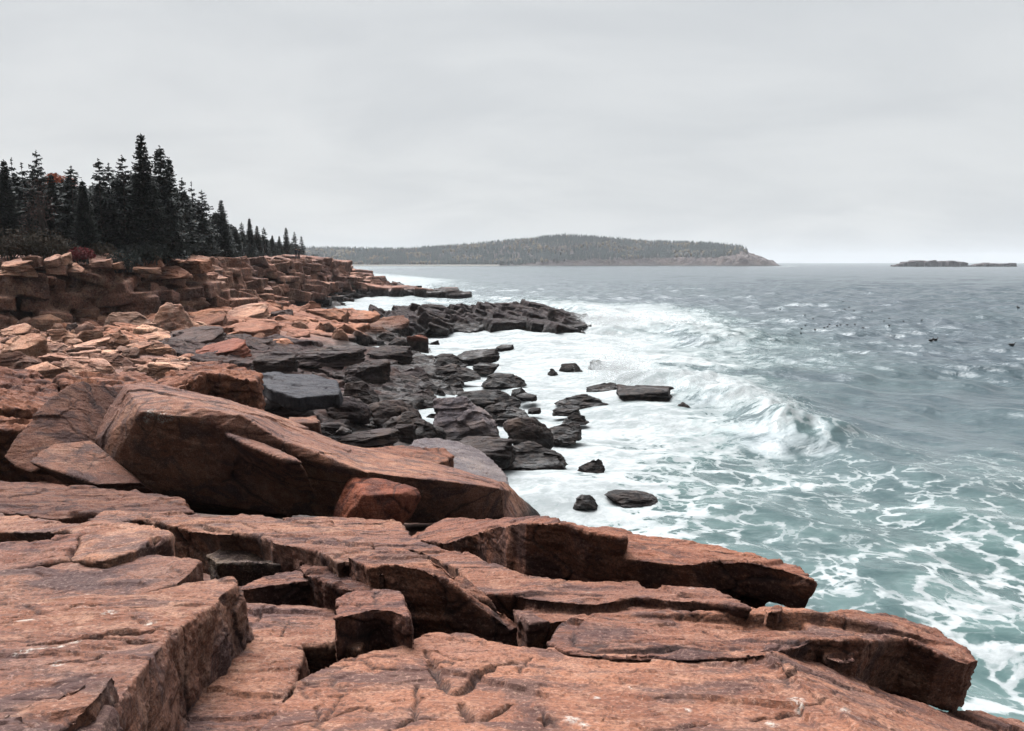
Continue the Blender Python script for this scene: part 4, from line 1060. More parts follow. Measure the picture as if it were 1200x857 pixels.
SPR = {'dense': [spruce_meshes(10, 1.75, 2.3, 0.0, 1, .18), spruce_meshes(9, 1.75, 2.1, 0.03, 2, .22), spruce_meshes(8, 1.8, 2.0, 0.05, 8, .28)],
       'open': [spruce_meshes(8, 1.7, 1.3, 0.2, 3, .4), spruce_meshes(8, 1.5, 1.35, 0.22, 4, .42), spruce_meshes(7, 1.6, 1.25, 0.15, 5, .38)],
       'ragged': [spruce_meshes(7, 1.1, 0.8, 0.45, 6, .55)]}
def spruce(kind, n, x, y, z, hgt, wide, label, group='spruces on the cliff top'):
    tm, cm, h = SPR[kind][n % len(SPR[kind])]
    e = bpy.data.objects.new('spruce_tree', None); COL.objects.link(e)
    e.location = (x, y, z); e.rotation_euler = (0, 0, random.uniform(0, 6.28)); k = hgt / h; e.scale = (k * wide, k * wide, k)
    tag(e, label, 'tree', group)
    for nm, me in (('trunk', tm), ('crown', cm)):
        c = bpy.data.objects.new(nm, me); COL.objects.link(c); c.parent = e
    return e
TREES = [  # column, row of the top, distance, kind, width, label
    (4, 188, 68, 'dense', 1.0, 'dark spruce at the left edge of the wood'), (13, 187, 74, 'ragged', 1.0, 'thin-topped spruce second from the left edge'), (25, 192, 72, 'ragged', 1.2, 'ragged dead-topped spruce near the left edge'),
    (42, 178, 70, 'open', 0.95, 'tall dark spruce with a neat pointed top left of the orange tree'), (60, 205, 70, 'dense', 0.9, 'shorter spruce just left of the orange tree'), (83, 196, 68, 'open', 1.2, 'broad double-topped spruce right of the orange tree'),
    (96, 212, 66, 'dense', 1.2, 'low broad spruce between the double-topped and the gappy ones'), (115, 188, 70, 'open', 1.15, 'gappy spruce with long bare limbs, left of a close pair'), (127, 193, 72, 'open', 0.95, 'gappy spruce in the middle of three see-through tops'),
    (143, 184, 71, 'open', 1.1, 'see-through spruce just left of the tallest tree'), (165, 158, 70, 'dense', 1.0, 'tallest and densest spruce, rising above the whole wood'), (187, 173, 73, 'dense', 1.0, 'second tallest spruce, right against the tallest'),
    (198, 186, 80, 'dense', 0.9, 'dense spruce on the right shoulder of the second tallest'), (213, 210, 84, 'open', 1.0, 'spruce with a side spike right of the tall pair'), (224, 214, 92, 'ragged', 0.9, 'thin spike of a spruce between two fuller ones'), (236, 224, 92, 'open', 1.25, 'full pyramid-shaped spruce halfway down the slope of treetops'),
    (259, 235, 98, 'dense', 1.05, 'even cone-shaped spruce right of the full pyramid one'), (283, 261, 130, 'open', 0.9, 'small spruce right of the even cone'), (292, 256, 132, 'dense', 0.95, 'pointed spruce standing above the small ones'),
    (301, 265, 140, 'dense', 1.0, 'blunt small spruce right of the pointed one'), (309, 267, 146, 'open', 1.0, 'small spruce in the far descending row, next to the blunt one'), (319, 276, 160, 'dense', 1.1, 'low spruce in the dip before the three last tops'), (327, 277, 170, 'dense', 1.0, 'low spruce just left of the first of the three last tops'),
    (335, 267, 178, 'dense', 0.85, 'slim spruce, first of the three last tops'), (345, 272, 190, 'open', 0.95, 'gappy spruce, middle one of the three last tops'), (353, 277, 196, 'open', 1.25, 'bushy spruce at the right end of the wood'),
]
for i, (px, py, d, kind, wide, lab) in enumerate(TREES):
    p = at_d(px, py, d)
    z = 7.2 if d < 140 else 7.0
    spruce(kind, i, p.x, d, z, p.z - z, wide, lab)
for i in range(195):      # trees filling the wood behind and between
    u = rr.random()
    px = -60 + 405 * u
    base = np.interp(px, [-60, 0, 60, 100, 160, 200, 240, 262, 290, 320, 352], [196, 200, 208, 218, 203, 214, 243, 255, 276, 283, 286])
    d = float(np.interp(px, [-60, 160, 240, 290, 350], [70, 76, 98, 134, 192])) + rr.uniform(-3, 14)
    p = at_d(px, base + rr.uniform(0, 18) * (1 if px < 260 else .4), d)
    front = d < float(np.interp(px, [-60, 160, 240, 290, 350], [70, 76, 98, 134, 192])) + 5
    spruce('open' if rr.random() < .4 else 'dense', i, p.x, d, 7.0, max(2.2, p.z - 7.0), rr.uniform(1.25, 1.9),
           'dark spruce hidden to the top in the front of the wood' if front else 'dark spruce filling the back of the wood')

for i in range(44):      # the low tail of the wood, closing up the gaps
    px = rr.uniform(252, 352)
    d = float(np.interp(px, [240, 290, 350], [98, 134, 192])) + rr.uniform(0, 14)
    p = at_d(px, np.interp(px, [252, 262, 290, 320, 352], [250, 264, 272, 283, 288]) + rr.uniform(-3, 7), d)
    spruce('dense' if i % 3 else 'open', i, p.x, d, 6.9, max(1.8, p.z - 6.9), rr.uniform(1.3, 2.2), 'small dark spruce packed in the low tail of the wood')

def shrub(name, label, centres, nleaf, leaf, mat, cat, seed, stems=None):
    r = random.Random(seed); V, Fc = [], []
    for (c, rad) in centres:
        for _ in range(nleaf):
            while True:
                q = Vector((r.uniform(-1, 1), r.uniform(-1, 1), r.uniform(-1, 1)))
                if q.length <= 1 and r.random() < 0.25 + q.length: break
            p = Vector(c) + Vector((q.x * rad[0], q.y * rad[1], q.z * rad[2]))
            u = Vector((r.gauss(0, 1), r.gauss(0, 1), r.gauss(0, 1))).normalized(); v = u.orthogonal().normalized()
            s = leaf * r.uniform(.6, 1.4); i = len(V)
            V += [p - u * s, p + v * s * .6, p + u * s]; Fc.append((i, i + 1, i + 2))
    e = bpy.data.objects.new(name, None); COL.objects.link(e); e.location = Vector(centres[0][0]) - Vector((0, 0, centres[0][1][2]))
    tag(e, label, cat)
    cm = mesh_np('foliage', np.array([tuple(v - e.location) for v in V], np.float32), np.array(Fc))
    link('crown' if stems else 'foliage', cm, mat, e)
    bm = bmesh.new()
    for (c, rad) in centres:
        for _ in range(stems or 5):
            a = Vector(c) - Vector((0, 0, rad[2])) - e.location; a += Vector((r.uniform(-.3, .3) * rad[0], r.uniform(-.3, .3) * rad[1], -.3))
            b = Vector(c) - e.location + Vector((r.uniform(-.8, .8) * rad[0], r.uniform(-.8, .8) * rad[1], r.uniform(0.1, .9) * rad[2]))
            w = 0.05
            v = [bm.verts.new(a + Vector((w, 0, 0))), bm.verts.new(a + Vector((-w, w, 0))), bm.verts.new(a + Vector((-w, -w, 0))), bm.verts.new(b)]
            for f in ((0, 1, 3), (1, 2, 3), (2, 0, 3)): bm.faces.new([v[k] for k in f])
    sm = bpy.data.meshes.new('stems'); bm.to_mesh(sm); bm.free()
    link('trunk' if stems else 'stem', sm, M_BARK, e)
def pz(px, py, d): return tuple(at_d(px, py, d))
shrub('autumn_tree', 'orange autumn tree glowing through the gap between the spruces', [(pz(68, 222, 88), (1.4, 1.2, 1.6)), (pz(76, 218, 88), (1.3, 1.2, 1.0)), (pz(62, 212, 89), (.9, .9, .8)), (pz(72, 250, 88), (1.2, 1.2, 2.0))], 900, .14, M_ORANGE, 'tree', 3, 4)
shrub('bare_tree', 'bare brownish tree with fine twigs in front of the dark spruces on the left', [(pz(44, 232, 64), (1.0, .9, 1.5)), (pz(50, 245, 64), (.9, .8, 1.3)), (pz(38, 262, 64), (1.0, .8, 1.5))], 170, .085, M_BROWN, 'tree', 5, 7)
for i, (px, py, d, rx, rz, lab, m) in enumerate([(8, 284, 60, 1.6, 1.1, 'brown heath bush at the left edge on top of the cliff', M_HEATH), (32, 282, 60.5, 1.6, 1.2, 'brown heath bush second from the left edge on top of the cliff', M_HEATH), (56, 285, 61, 1.3, 1.1, 'brown heath bush left of the crimson one', M_HEATH),
                                          (95, 296, 62, .85, .38, 'crimson low bush on the rim of the cliff', M_RED), (76, 292, 63, 1.1, .8, 'dark bush just left of the crimson bush', M_HEATH), (118, 296, 65, 1.3, .8, 'dark bush right of the crimson bush', M_HEATH), (146, 302, 63, 1.2, .75, 'dark bush hanging over the cliff rim below the tallest spruce', M_SPRUCE), (176, 294, 68, 1.5, .8, 'dark low bush below the second tallest spruce', M_SPRUCE),
                                          (205, 293, 78, 1.6, .8, 'dark low bush below the spruce with a side spike', M_SPRUCE), (240, 292, 92, 1.6, .9, 'dark low bush under the full pyramid-shaped spruce', M_SPRUCE), (369, 301, 205, 1.1, .7, 'small dark bush alone on the bare headland', M_SPRUCE), (266, 296, 108, 2.0, 1.0, 'dark bush under the even cone-shaped spruce', M_SPRUCE), (290, 298, 128, 2.2, 1.0, 'dark bush under the pointed spruce in the low tail', M_SPRUCE), (318, 300, 155, 2.6, 1.1, 'dark bush in the dip before the three last tops', M_SPRUCE), (340, 301, 180, 2.6, 1.0, 'dark bush at the foot of the three last tops', M_SPRUCE)]):
    shrub('bush', lab, [(pz(px, py, d), (rx, .9, rz)), (pz(px + 6, py + 4, d), (rx * .7, .8, rz * .7)), (pz(px - 8, py + 5, d), (rx * .7, .8, rz * .7))], 420, .10, m, 'bush', 20 + i)
print('trees', round(time.time() - T0, 1))

# ------------------------------------------------------------------ far island, its wood, the islets
ISL_D = 1560.0
def island_z(px, dy):
    """height over the sea at photo column px, dy metres behind the near shore"""
    crest = np.interp(px, [300, 360, 430, 470, 520, 560, 610, 660, 700, 760, 820, 850, 866, 880, 895, 906, 912], [29, 29, 27, 27, 33, 38, 46, 54, 51, 43, 39, 35, 32, 22, 13, 6, 0])
    shelf = np.interp(px, [300, 560, 610, 640, 700, 780, 830, 866, 890, 912], [1.5, 2.0, 3.5, 9, 12, 15, 14, 17, 10, 0])
    k = sstep(0, 26, dy); k2 = sstep(24, 190, dy)
    return -1 + (shelf + 1) * k + np.maximum(crest - shelf, 0) * k2
nx, ny = 420, 60
pxs = np.linspace(250, 914, nx); dys = np.concatenate([np.linspace(-8, 40, 30), np.linspace(46, 330, 30)])
PX, DY = np.meshgrid(pxs, dys)
Yw = ISL_D + DY + 25 * np.sin(PX / 37.0)
Xw = (PX - 600) / F * Yw
Zw = island_z(PX, DY) * 1.0
Pn = np.column_stack([Xw.ravel(), Yw.ravel(), np.zeros(Xw.size)])
nz = (fbm(Pn / 26, 4) * 3.2 + np.floor(fbm(Pn / 14 + 4, 3) * 3) * 1.1).reshape(Xw.shape)
Zw = Zw + nz * np.clip(Zw / 8, 0, 1)
idx = np.arange(nx * ny).reshape(ny, nx)
Q = np.column_stack([idx[:-1, :-1].ravel(), idx[:-1, 1:].ravel(), idx[1:, 1:].ravel(), idx[1:, :-1].ravel()])
me = mesh_np('island', np.column_stack([Xw.ravel(), Yw.ravel(), Zw.ravel()]), Q); shade_smooth(me, False)
tag(link('island', me, M_ISLE), 'long low far island with a rocky shore and a wooded back', kind='structure')
# the pale beach at its left
bx = np.linspace(395, 585, 60); V = []
for q in bx:
    yy = ISL_D + 25 * math.sin(q / 37.0)
    for dy, z in ((-14, -.6), (0, 1.0), (14, 2.9)): V.append(((q - 600) / F * (yy + dy), yy + dy - 6, z))
Q = []
for i in range(59):
    for k in range(2): Q.append((i * 3 + k, (i + 1) * 3 + k, (i + 1) * 3 + k + 1, i * 3 + k + 1))
tag(link('beach', mesh_np('beach', np.array(V), np.array(Q)), M_SAND), 'pale strip of sand on the far island', kind='structure')

V, Fc, Mi = [], [], []
r2 = random.Random(77)
def cone_tree(x, y, z, h, w, mi):
    n = 5
    for lv in range(3):
        z0 = z + h * (0.04 + .28 * lv); z1 = z + h * (0.50 + .25 * lv); rr_ = w * (1 - .28 * lv)
        a0 = r2.uniform(0, 6.28); i = len(V); V.append((x + r2.uniform(-.1, .1) * w, y, z1))
        for k in range(n):
            a = a0 + k * 6.283 / n; q = rr_ * r2.uniform(.6, 1.25)
            V.append((x + math.cos(a) * q, y + math.sin(a) * q, z0 + r2.uniform(-.06, .08) * h))
        for k in range(n): Fc.append((i, i + 1 + k, i + 1 + (k + 1) % n)); Mi.append(mi)
def round_tree(x, y, z, h, w, mi):
    i = len(V); n = 6
    V.append((x, y, z + h))
    for lv, (zz, q) in enumerate(((.75, .75), (.4, 1.0), (.1, .5))):
        for k in range(n):
            a = k * 6.283 / n + lv * .5; s = w * q * r2.uniform(.75, 1.2)
            V.append((x + math.cos(a) * s, y + math.sin(a) * s, z + h * zz + r2.uniform(-.1, .1) * h))
    for k in range(n): Fc.append((i, i + 1 + k, i + 1 + (k + 1) % n)); Mi.append(mi)
    for lv in range(2):
        for k in range(n):
            a, b = i + 1 + lv * n + k, i + 1 + lv * n + (k + 1) % n
            Fc.append((a, a + n, b + n)); Mi.append(mi); Fc.append((a, b + n, b)); Mi.append(mi)
cnt = 0
while cnt < 7800:
    q = r2.uniform(255, 874); dy = 16 + 240 * r2.random() ** 1.1
    lim = np.interp(q, [300, 560, 620, 700, 780, 830, 874], [12, 14, 20, 25, 28, 36, 100])
    if dy < lim * r2.uniform(.8, 1.25): continue
    if q > 846 and r2.random() < (q - 846) / 32: continue
    y = ISL_D + dy + 25 * math.sin(q / 37.0); x = (q - 600) / F * y
    z = float(island_z(q, dy)) - .5
    patch = float(pn(np.array([[x / 60, y / 45, 3.0]]))[0])
    if patch > 0.12 and r2.random() < .62:
        round_tree(x, y, z, r2.uniform(6, 9.5), r2.uniform(2.6, 4.2), 2 if r2.random() < .45 else 3)
    else:
        cone_tree(x, y, z, r2.uniform(6.5, 13.5), r2.uniform(1.9, 3.0), 0 if r2.random() < .55 else 1)
    cnt += 1
me = mesh_np('wood', np.array(V), np.array(Fc))
for m in (M_WOODG, M_WOODD, M_WOODY, M_WOODB): me.materials.append(m)
me.polygons.foreach_set('material_index', np.array(Mi, np.int32)); me.update()
tag(link('far_wood', me), 'mixed wood of dark conifers and turning trees covering the far island', kind='stuff')

def islet(name, label, l, r, top, row, seed):
    d = EYE / ((row - HOR) / F)
    items = []
    q = random.Random(seed)
    n = int((r - l) / 4)
    for i in range(n):
        u = (i + .5) / n; px = l + (r - l) * u
        hh = EYE + d * (HOR - top) / F
        prof = min(1, u / .22) * min(1, (1 - u) / .10) * q.uniform(.75, 1.0)
        items.append(((px - 600) / F * d, d + q.uniform(0, 12), hh * prof * .5 - .8, 4.2 * d / F * q.uniform(1.2, 1.9), q.uniform(10, 22), hh * prof + 2.0, q.uniform(-.3, .3), (0, q.uniform(-.06, .06))))
    me = boxes_mesh(items, 1.0, 7.0, seed, rough=.8)
    o = link(name, me, M_ISLE); o.color = (.55, .52, .56, 1); tag(o, label, 'islet')
islet('rocky_islet', 'larger low dark rocky islet on the horizon at the right', 1043, 1134, 305.2, 312.6, 31)
islet('rocky_islet', 'smaller flat rocky islet just right of the larger one on the horizon', 1135, 1189, 308.2, 312.6, 33)
print('island', round(time.time() - T0, 1))

# ------------------------------------------------------------------ the sea
FOAM = np.array([
    (520, 440, 1.00), (560, 470, 1.00), (600, 500, 1.00), (640, 470, 1.00), (600, 430, 1.00), (560, 405, 1.00), (640, 420, 1.00), (700, 410, 0.97), (700, 450, 0.98), (740, 405, 0.92), (780, 415, 0.68), (640, 540, 1.00), (650, 590, 0.97),
    (700, 520, 0.98), (700, 570, 0.90), (750, 500, 0.90), (780, 530, 0.75), (760, 590, 0.69), (720, 380, 0.97), (680, 372, 0.95), (640, 360, 0.78), (760, 376, 0.92), (800, 382, 0.70), (845, 402, 0.55), (850, 430, 0.62), (800, 445, 0.85),
    (760, 450, 0.97), (850, 470, 0.95), (820, 490, 0.88), (880, 498, 0.75), (905, 525, 0.55), (950, 545, 0.42), (840, 560, 0.53), (800, 620, 0.55), (700, 600, 0.87), (860, 600, 0.40), (830, 640, 0.50), (900, 600, 0.40), (900, 640, 0.24), (940, 655, 0.22),
    (960, 615, 0.34), (1000, 600, 0.40), (1050, 580, 0.40), (1100, 600, 0.41), (1150, 620, 0.40), (1190, 600, 0.40), (1180, 660, 0.52), (1120, 650, 0.46), (1060, 650, 0.44), (1000, 655, 0.30), (960, 690, 0.36), (1030, 705, 0.16), (975, 716, 0.60),
    (1090, 695, 0.56), (1150, 720, 0.62), (1190, 745, 0.56), (1185, 800, 0.46), (1150, 780, 0.56), (1000, 565, 0.28), (1080, 550, 0.27), (1150, 560, 0.22), (1000, 525, 0.14), (1100, 510, 0.06), (1190, 520, 0.12), (1000, 440, 0.28), (950, 430, 0.40),
    (900, 420, 0.52), (1060, 443, 0.14), (900, 392, 0.12), (950, 470, 0.14), (1000, 480, 0.05), (890, 458, 0.20), (1100, 430, 0.02), (1190, 430, 0.02), (1000, 395, 0.00), (1100, 380, 0.00), (900, 362, 0.02), (830, 352, 0.02), (1000, 330, 0.02), (720, 345, 0.04),
    (1190, 340, 0.02), (850, 330, 0.02), (600, 332, 0.03), (660, 345, 0.10), (420, 352, 0.90), (480, 356, 0.62), (540, 356, 0.48), (590, 350, 0.30), (525, 335, 0.50), (450, 330, 0.90), (560, 340, 0.36), (610, 345, 0.30), (510, 322, 0.08), (435, 326, 0.80), (490, 366, 0.45),
    (620, 357, 0.60), (780, 318, 0.05), (1100, 330, 0.03), (1180, 480, 0.03), (1240, 700, 0.54), (1300, 600, 0.24), (1300, 430, 0.02), (1250, 860, 0.54), (1100, 900, 0.44)], float)
def project(X, Y):
    Y = np.maximum(Y, 1.0)
    c, s = math.cos(PITCH), math.sin(PITCH)
    zc = Y * c + EYE * s; yc = Y * s - EYE * c
    return W / 2 + F * X / zc, H / 2 - F * yc / zc
def foam_cov(X, Y):
    px, py = project(X, Y)
    v = np.log(np.maximum(py - HOR, 1.0)) * 5.2; u = px / 42.0
    num = np.zeros_like(X); den = np.full_like(X, 1e-9)
    for (a, b, f) in FOAM:
        r2_ = (u - a / 42.0) ** 2 + (v - math.log(b - HOR) * 5.2) ** 2
        w = np.exp(-r2_ * 0.75) + 1e-4 * np.exp(-r2_ * 0.05)
        num += w * f; den += w
    return np.clip(num / den, 0, 1)

def build_sea():
    tt = np.concatenate([np.linspace(1.15, 0.352, 110), np.linspace(0.35, 0.1205, 280), np.linspace(0.12, 0.0352, 420), np.linspace(0.035, 0.0008, 210)])
    nr, na = len(tt), 1000
    R = EYE / tt
    A = np.radians(np.linspace(-44, 52, na))
    RR, AA = np.meshgrid(R, A, indexing='ij')
    X = RR * np.sin(AA); Y = RR * np.cos(AA)
    px, py = project(X, Y)
    cov = np.repeat(foam_cov(X[:, ::4], Y[:, ::4]), 4, axis=1)[:, :na]
    kk = np.ones(9) / 9; cov = np.apply_along_axis(lambda a: np.convolve(np.pad(a, 4, 'edge'), kk, 'valid'), 1, cov)
    P = np.column_stack([X.ravel(), Y.ravel(), np.zeros(X.size)])
    wob = fbm(P / 14.0, 2).reshape(X.shape)
    Z = np.zeros_like(X)
    row = np.gradient(R)[:, None] * np.ones_like(X)
    rg = np.random.default_rng(4)
    lam = np.concatenate([[17, 13, 22], np.geomspace(7, 0.8, 30)])
    for i, l in enumerate(lam):
        ang = math.radians(205 + rg.normal() * (16 if i < 3 else 34))
        k = 2 * math.pi / l
        ph = k * (X * math.cos(ang) + Y * math.sin(ang)) + rg.uniform(0, 6.28) + wob * (1.2 + 1.6 * rg.random())
        am = (0.13 if i < 3 else 0.0115 * l * rg.uniform(.6, 1.2))
        fade = 1 - sstep(0.25, 0.5, row / l)
        calm = (1 - cov * (0.30 if l > 6 else 0.80)) * (1.0 if l > 5 else 0.5 + 0.5 * sstep(25, 60, Y))
        Z += am * fade * calm * (np.exp(1.15 * (np.sin(ph) - 1)) * 2 - 0.75)
    # breakers: ridges along real lines on the water, steep towards the shore
    def breaker(pts, hgt, wf, wb, foam_top=0.0, seed=0, hole=0.5):
        nonlocal Z, cov
        poly = [tuple(at_z(a, b, 0)[:2]) for a, b in pts]
        wx = X + 0.9 * fbm(P / 5.0 + seed, 3).reshape(X.shape); wy = Y + 0.9 * fbm(P / 5.0 + seed + 40, 3).reshape(X.shape)
        d, sd = seg_dist(wx, wy, poly)
        ex, ey = np.array(poly[0]), np.array(poly[-1])
        h1 = np.hypot(wx - ex[0], wy - ex[1]); h2 = np.hypot(wx - ey[0], wy - ey[1])
        endf = sstep(0, 4, h1) * sstep(0, 4, h2) * sstep(0, .8, h1 - d) * sstep(0, .8, h2 - d)
        prof = np.where(sd < 0, np.exp(-(d / wf) ** 2), np.exp(-(d / wb) ** 2)) * endf
        Z += hgt * prof * (0.8 + 0.35 * fbm(P / 1.7 + seed, 3).reshape(X.shape))
        if foam_top:
            face = np.where(sd < 0, np.exp(-((d - wf * 0.9) / (wf * 0.75)) ** 2), 0) * endf
            cov = np.clip(cov + foam_top * prof - hole * face * (0.8 + 0.6 * fbm(P / 2.5 + seed + 9, 2).reshape(X.shape)), 0, 1)
    breaker([(735, 462), (775, 455), (815, 460), (850, 474), (890, 494), (940, 520), (990, 540)], 0.95, 1.6, 3.2, 0.25, 1)
    breaker([(690, 392), (740, 388), (790, 386), (830, 396), (870, 408)], 0.75, 3.0, 5.0, 0.2, 2)
    breaker([(720, 432), (790, 428), (860, 436), (940, 440), (1040, 446)], 0.45, 2.2, 3.4, 0.12, 3)
    breaker([(860, 625), (900, 632), (950, 640), (1010, 640)], 0.42, 0.8, 1.5, 0.0, 4)
    breaker([(940, 700), (1000, 694), (1040, 692), (1075, 702), (1110, 716)], 0.42, 0.8, 1.4, 0.0, 5)
    breaker([(600, 356), (660, 362), (720, 368)], 0.7, 3, 5, 0.2, 7)
    # churned white water is lumpy
    fade = 1 - sstep(0.3, 0.9, row / 1.2)
    Z += cov * (0.05 * fbm(P / 1.4 + 2, 3, .5).reshape(X.shape) * fade + 0.20 * fbm(P / 5 + 7, 2).reshape(X.shape) * (1 - sstep(0.4, 1.2, row / 4.0)))
    # far whitecaps and surf lines round the island and islets
    wc = (fbm(P / np.array([7., 12., 1.]) + 60, 2).reshape(X.shape) > 1.12) & (Y > 90) & (Y < 320)
    cov = np.where(wc, np.maximum(cov, 0.55), cov)
    surf = sstep(1505, 1540, Y) * (1 - sstep(1600, 1620, Y)) * ((px > 610) & (px < 930)) * (fbm(P / 30 + 9, 2).reshape(X.shape) > 0.1)
    surf2 = sstep(1330, 1350, Y) * (1 - sstep(1400, 1420, Y)) * ((px > 1060) & (px < 1215)) * (fbm(P / 30 + 19, 2).reshape(X.shape) > 0.1)
    cov = np.maximum(cov, np.maximum(surf, surf2) * .95)
    cov = np.where((Y > 1500) & (px > 905) & (px < 935) & (Y < 1700), 0.95, cov)
    aer = np.clip(cov * 1.05 + 0.08 + 0.42 * sstep(470, 640, py) + 0.10 * fbm(P / 9.0 + 3, 3).reshape(X.shape), 0, 1)
    aer *= np.where(Y > 130, 0.6, 1.0)
    V = np.column_stack([X.ravel(), Y.ravel(), Z.ravel()])
    idx = np.arange(nr * na).reshape(nr, na)
    Q = np.column_stack([idx[:-1, :-1].ravel(), idx[:-1, 1:].ravel(), idx[1:, 1:].ravel(), idx[1:, :-1].ravel()])
    me = mesh_np('sea', V, Q); shade_smooth(me)
    set_attr(me, 'foam', cov.ravel()); set_attr(me, 'aer', aer.ravel())
    tag(link('sea', me, M_SEA), 'grey-green sea breaking white along the rocks', kind='structure')
build_sea()
print('sea', round(time.time() - T0, 1))

# ------------------------------------------------------------------ spray thrown up by the breakers
def spray():
    m, t = new_mat('spray_drops')
    a_ = t.add('ShaderNodeBsdfTranslucent'); a_.inputs[0].default_value = rgb(0.9, 0.92, 0.92)
    b_ = t.add('ShaderNodeBsdfTransparent')
    p = t.add('ShaderNodeMixShader'); p.inputs[0].default_value = 0.8; t.put(p.inputs[1], a_.outputs[0]); t.put(p.inputs[2], b_.outputs[0])
    o = t.add('ShaderNodeOutputMaterial'); t.put(o.inputs[0], p.outputs[0])
    rg = np.random.default_rng(12); C = []
    def puff(px, py, n, sx, sy, sz):
        q = at_z(px, py, 0.0)
        g = rg.normal(size=(n, 3)); g[:, 2] = np.abs(rg.exponential(0.7, n))
        C.append(np.array([q.x, q.y, 0.35]) + g * np.array([sx, sy, sz]))
    for a, b, n in [(722, 446, 5000), (735, 452, 4000), (712, 440, 2500), (755, 456, 2500)]: puff(a, b, n, .75, .8, .75)
    for k in range(14): puff(790 + k * 11, 460 + k * 3.6 + rg.normal() * 2, 900, .6, .5, .35)
    for a, b, n in [(700, 378, 2500), (715, 386, 2500), (735, 380, 2500), (775, 384, 2500), (805, 388, 2000)]: puff(a, b, n, 1.6, 1.4, .55)
    P = np.concatenate(C); n = len(P)
    s = rg.uniform(.008, .022, n) * np.clip(P[:, 1] / 45, .5, 3)
    tet = np.array([(1, 1, 1), (-1, -1, 1), (-1, 1, -1), (1, -1, -1)], float)
    V = (P[:, None, :] + tet[None] * s[:, None, None]).reshape(-1, 3)
    f = np.array([(0, 1, 2), (0, 3, 1), (0, 2, 3), (1, 3, 2)])
    Q = (np.arange(n)[:, None, None] * 4 + f[None]).reshape(-1, 3)
    tag(link('spray', mesh_np('spray', V, Q), m), 'white spray flung up where the waves break', kind='stuff')
spray()

# ------------------------------------------------------------------ ducks and people
def duck_mesh():
    bm = bmesh.new()
    prof = [(-.27, .02, .10), (-.22, .07, .08), (-.12, .11, .07), (0, .125, .065), (.1, .11, .075), (.165, .07, .12), (.185, .048, .18), (.20, .052, .225), (.235, .045, .235), (.265, .018, .225)]
    prev = None
    for x, rad, z in prof:
        ring = [bm.verts.new((x, rad * math.cos(a), z + rad * math.sin(a) * .8)) for a in [k * math.pi / 4 for k in range(8)]]
        if prev:
            for k in range(8): bm.faces.new((prev[k], ring[k], ring[(k + 1) % 8], prev[(k + 1) % 8]))
        else: bm.faces.new(ring)
        prev = ring
    bm.faces.new(prev[::-1])
    bmesh.ops.recalc_face_normals(bm, faces=bm.faces)
    me = bpy.data.meshes.new('duck'); bm.to_mesh(me); bm.free(); shade_smooth(me); me.materials.append(M_DUCK)
    b = bmesh.new()
    v = [b.verts.new(q) for q in ((.26, .015, .235), (.26, -.015, .235), (.26, 0, .21), (.325, 0, .212))]
    for f in ((0, 1, 3), (1, 2, 3), (2, 0, 3), (0, 2, 1)): b.faces.new([v[k] for k in f])
    bme = bpy.data.meshes.new('bill'); b.to_mesh(bme); b.free(); bme.materials.append(M_BILL)
    return me, bme
DM, BM_ = duck_mesh()
bpy.context.view_layer.update()
DG = bpy.context.evaluated_depsgraph_get()
def drop_on(px, py):
    ok, loc, nrm, fi, ob, mx = scene.ray_cast(DG, Vector((0, 0, EYE)), Vector(ray(px, py)).normalized())
    return loc.copy() if ok else None
DUCKS = [(914, 362), (943, 369), (953, 373), (944, 381), (939, 385), (938.5, 390.5), (955, 386), (966, 384), (970, 382.5), (972, 380), (981, 381.5), (985, 380.5), (993, 380.5), (1002, 380), (1011.5, 384), (995, 360), (990, 362), (1001, 364), (988, 353.5), (1022, 364.5), (1036, 376), (1042, 373), (1042, 381), (1059, 376), (1080, 375)]
def put_duck(px, py, label, group, k=0.52):
    p = drop_on(px, py + 0.8) or at_z(px, py + 1.0, 0.0)
    o = bpy.data.objects.new('sea_duck', DM); COL.objects.link(o)
    o.location = (p.x, p.y, p.z + 0.02); o.rotation_euler = (0, 0, random.uniform(-.6, .6) + (math.pi if random.random() < .5 else 0)); o.scale = (k, k, k)
    tag(o, label, 'bird', group)
    b = bpy.data.objects.new('bill', BM_); COL.objects.link(b); b.parent = o
    return o
for x, y in DUCKS: put_duck(x, y, 'dark sea duck floating in the loose flock on the open water', 'sea ducks in the flock')
put_duck(1091, 399.5, 'dark sea duck on the left of a pair below the flock', None, 1.1); put_duck(1096, 398.5, 'dark sea duck on the right of a pair below the flock', None, 1.0)
put_duck(1186, 404.5, 'lone dark sea duck by the right edge with a white flank', None, 1.0)
put_duck(1193, 360.5, 'lone dark sea duck far out by the right edge', None, 1.2)

